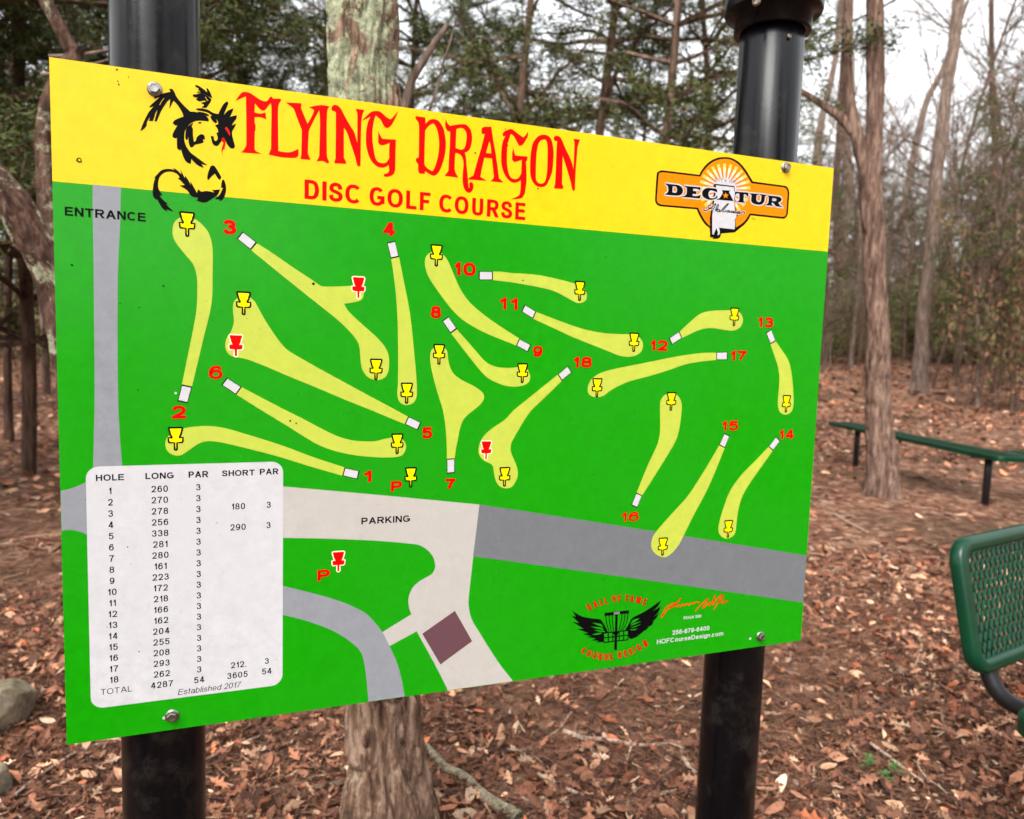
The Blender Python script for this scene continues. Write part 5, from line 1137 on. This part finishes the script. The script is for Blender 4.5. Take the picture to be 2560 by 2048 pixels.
def stick(label, pp, r0, r1, m, h=.012, name='fallen_branch', side=()):
    P_ = []
    for q in pp:
        a = ground_pt(q[0], q[1]); hh = q[2] if len(q) > 2 else 0; a = ground_pt(q[0], q[1], hh) if hh else a; a[2] = float(gz(a[0], a[1]))+h+hh; P_.append(a)
    o_ = P_[0].copy(); me = trunk_mesh(name, P_, np.linspace(r0, r1, len(P_)), 12, 8, .07, m, int(pp[0][0]) % 97)
    o = obj(name, me, None, (o_[0], o_[1], 0)); tag(o, label, 'branch'); return o
def Q(ref, *xy): return [P(ref, *q) for q in xy]
stick('thick lichened branch lying right of the trunk foot', Q('13', (1425, 1160), (1510, 1260), (1600, 1355), (1760, 1440), (1890, 1570), (2060, 1690), (2156, 1740))+Q('23', (60, 1790)), .010, .021, lich_m, .02)
stick('dark forked branch under the lichened one', Q('13', (1440, 1450), (1560, 1500), (1700, 1580), (1780, 1680), (1840, 1760)), .009, .006, BK_DARK)
stick('short green lichened stick left of the trunk foot', Q('13', (775, 1445), (620, 1475), (480, 1500), (370, 1495)), .008, .005, lich_m)
stick('thin curved twig rising to a point below the emblem', Q('23', (-40, 1190), (150, 1190), (300, 1085), (400, 1010), (450, 940), (495, 870)), .004, .0028, twig_m, .018)
stick('long pale bent stick in the middle of the soil', Q('23', (430, 1035), (620, 1095), (800, 1105), (990, 1140), (1150, 1148), (1300, 1130), (1500, 1105)), .0095, .003, twig_m, .018)
stick('long thin twig at the lower left behind the left post', Q('03', (-40, 1715), (300, 1430), (560, 1255), (720, 1170), (1040, 1085), (1300, 1050)), .0048, .0032, twig_m, .02)
stick('long thin twig between the left post and the trunk', Q('03', (1600, 1340), (1850, 1215), (2156, 1090))+Q('13', (150, 1020)), .004, .0025, twig_m, .02)
stick('tan straight stick beyond the right edge of the sign', Q('32', (555, 900), (650, 960), (760, 1020), (850, 1070)), .010, .007, twig_m, .02)
stick('curled pale twig right of the sign', Q('32', (1010, 1255), (960, 1290), (935, 1340), (925, 1410)), .008, .005, twig_m, .02)
stick('pale wavy root lying right of the sign corner', Q('32', (480, 1575), (560, 1580), (680, 1605), (830, 1625)), .006, .004, twig_m, .015)
stick('bent whitish twig standing between leaves at right', Q('33', (1190, 125), (1255, 200), (1290, 300), (1262, 400), (1215, 500)), .006, .004, twig_m, .025)
stick('long straight twig across the leaves at lower right', Q('33', (860, 1150), (1010, 1260), (1130, 1360), (1300, 1480)), .0055, .004, twig_m, .03)
stick('thin arched stem curving over the leaves at lower right', Q('33', (1265, 1290), (1260, 1360), (1340, 1470), (1440, 1540), (1500, 1600)), .003, .002, twig_m, .035)
stick('small thin twig below the mesh bench', Q('33', (1925, 690), (1890, 740), (1860, 790)), .0035, .002, twig_m, .03)
stick('short splintered stick in front of the right post', Q('23', (1435, 1265), (1490, 1330), (1550, 1400)), .009, .006, twig_m, .02)
stick('pale splinter near the bottom right of the middle', Q('23', (1225, 1575), (1340, 1540), (1475, 1505)), .006, .003, twig_m, .02)
stick('pale peeled splinter at the bottom middle', Q('23', (215, 1405), (290, 1440), (370, 1475)), .007, .004, twig_m, .02)
stick('whitish splinter crossing the soil at the bottom middle', Q('23', (455, 1525), (560, 1570), (660, 1605)), .006, .003, twig_m, .02)
weed_m = mat('weed_green', (66, 110, 48), .6)
def weed(label, px_, py_, seed):
    r = np.random.default_rng(seed); c = ground_pt(px_, py_); mb = MB()
    for i in range(16):
        a = r.uniform(0, 6.3); L_ = r.uniform(.008, .02); h = r.uniform(.01, .06); d = np.array([math.cos(a), math.sin(a), .3]); s_ = np.array([-d[1], d[0], 0])
        o_ = c+[0, 0, h]+d*r.uniform(.002, .012); mb.add([o_, o_+d*L_*.5+s_*L_*.4, o_+d*L_, o_+d*L_*.5-s_*L_*.4], [(0, 1, 2, 3)])
    mb.add(*tube([c, c+[0, 0, .03], c+[.002, 0, .06]], .0012, 5))
    o = obj('weed', mb.mesh('weed', [weed_m]), None, (c[0], c[1], 0)); tag(o, label, 'plant', 'green weeds among the leaves')
weed('small green weed left of the two lower right sprigs', *P('33', 840, 1330), 1); weed('upper green sprig among the lower right leaves', *P('33', 1070, 1400), 2); weed('lower green sprig among the lower right leaves', *P('33', 985, 1480), 3)
# ------------------------------------------------------------------ camera, light
cam_d = bpy.data.cameras.new('camera'); cam = bpy.data.objects.new('camera', cam_d); COL.objects.link(cam)
R3 = np.stack([M[:, 0], -M[:, 1], -M[:, 2]], 1)
mw = Matrix([[*map(float, R3[i]), float(CAM[i])] for i in range(3)]+[[0, 0, 0, 1]])
cam.matrix_world = mw
cam_d.sensor_width = 36; cam_d.sensor_fit = 'HORIZONTAL'; cam_d.lens = FPX/2560*36
cam_d.clip_start = 0.02; cam_d.clip_end = 500
cam_d.dof.use_dof = True; cam_d.dof.focus_distance = 0.93; cam_d.dof.aperture_fstop = cam_d.lens/4.2
SC.camera = cam
W = bpy.data.worlds.new('World'); SC.world = W; W.use_nodes = True
nt = W.node_tree; bg = nt.nodes['Background']
sky = nt.nodes.new('ShaderNodeTexSky'); sky.sky_type = 'NISHITA'; sky.sun_disc = False
EL, ROT = math.radians(50), math.radians(200)
sky.sun_elevation = EL; sky.sun_rotation = ROT; sky.dust_density = 4.0; sky.air_density = 1.5; sky.ozone_density = 1.0
hs = nt.nodes.new('ShaderNodeHueSaturation'); hs.inputs['Saturation'].default_value = 0.12
nt.links.new(sky.outputs[0], hs.inputs['Color']); nt.links.new(hs.outputs[0], bg.inputs[0]); bg.inputs[1].default_value = 0.15
sd = bpy.data.lights.new('sun', 'SUN'); sd.energy = 0.5; sd.angle = math.radians(25); sd.color = (1, .97, .93)
so = bpy.data.objects.new('sun', sd); COL.objects.link(so)
dirv = Vector((math.sin(ROT)*math.cos(EL), math.cos(ROT)*math.cos(EL), math.sin(EL)))
so.rotation_euler = dirv.to_track_quat('Z', 'Y').to_euler()
so.location = (0, -3, 8)
SC.view_settings.view_transform = 'Standard'; SC.view_settings.look = 'None'; SC.view_settings.gamma = 1
SC.view_settings.exposure = 1.5
SC.cycles.max_bounces = 4; SC.cycles.diffuse_bounces = 2; SC.cycles.glossy_bounces = 2; SC.cycles.transparent_max_bounces = 4
SC.cycles.use_denoising = True
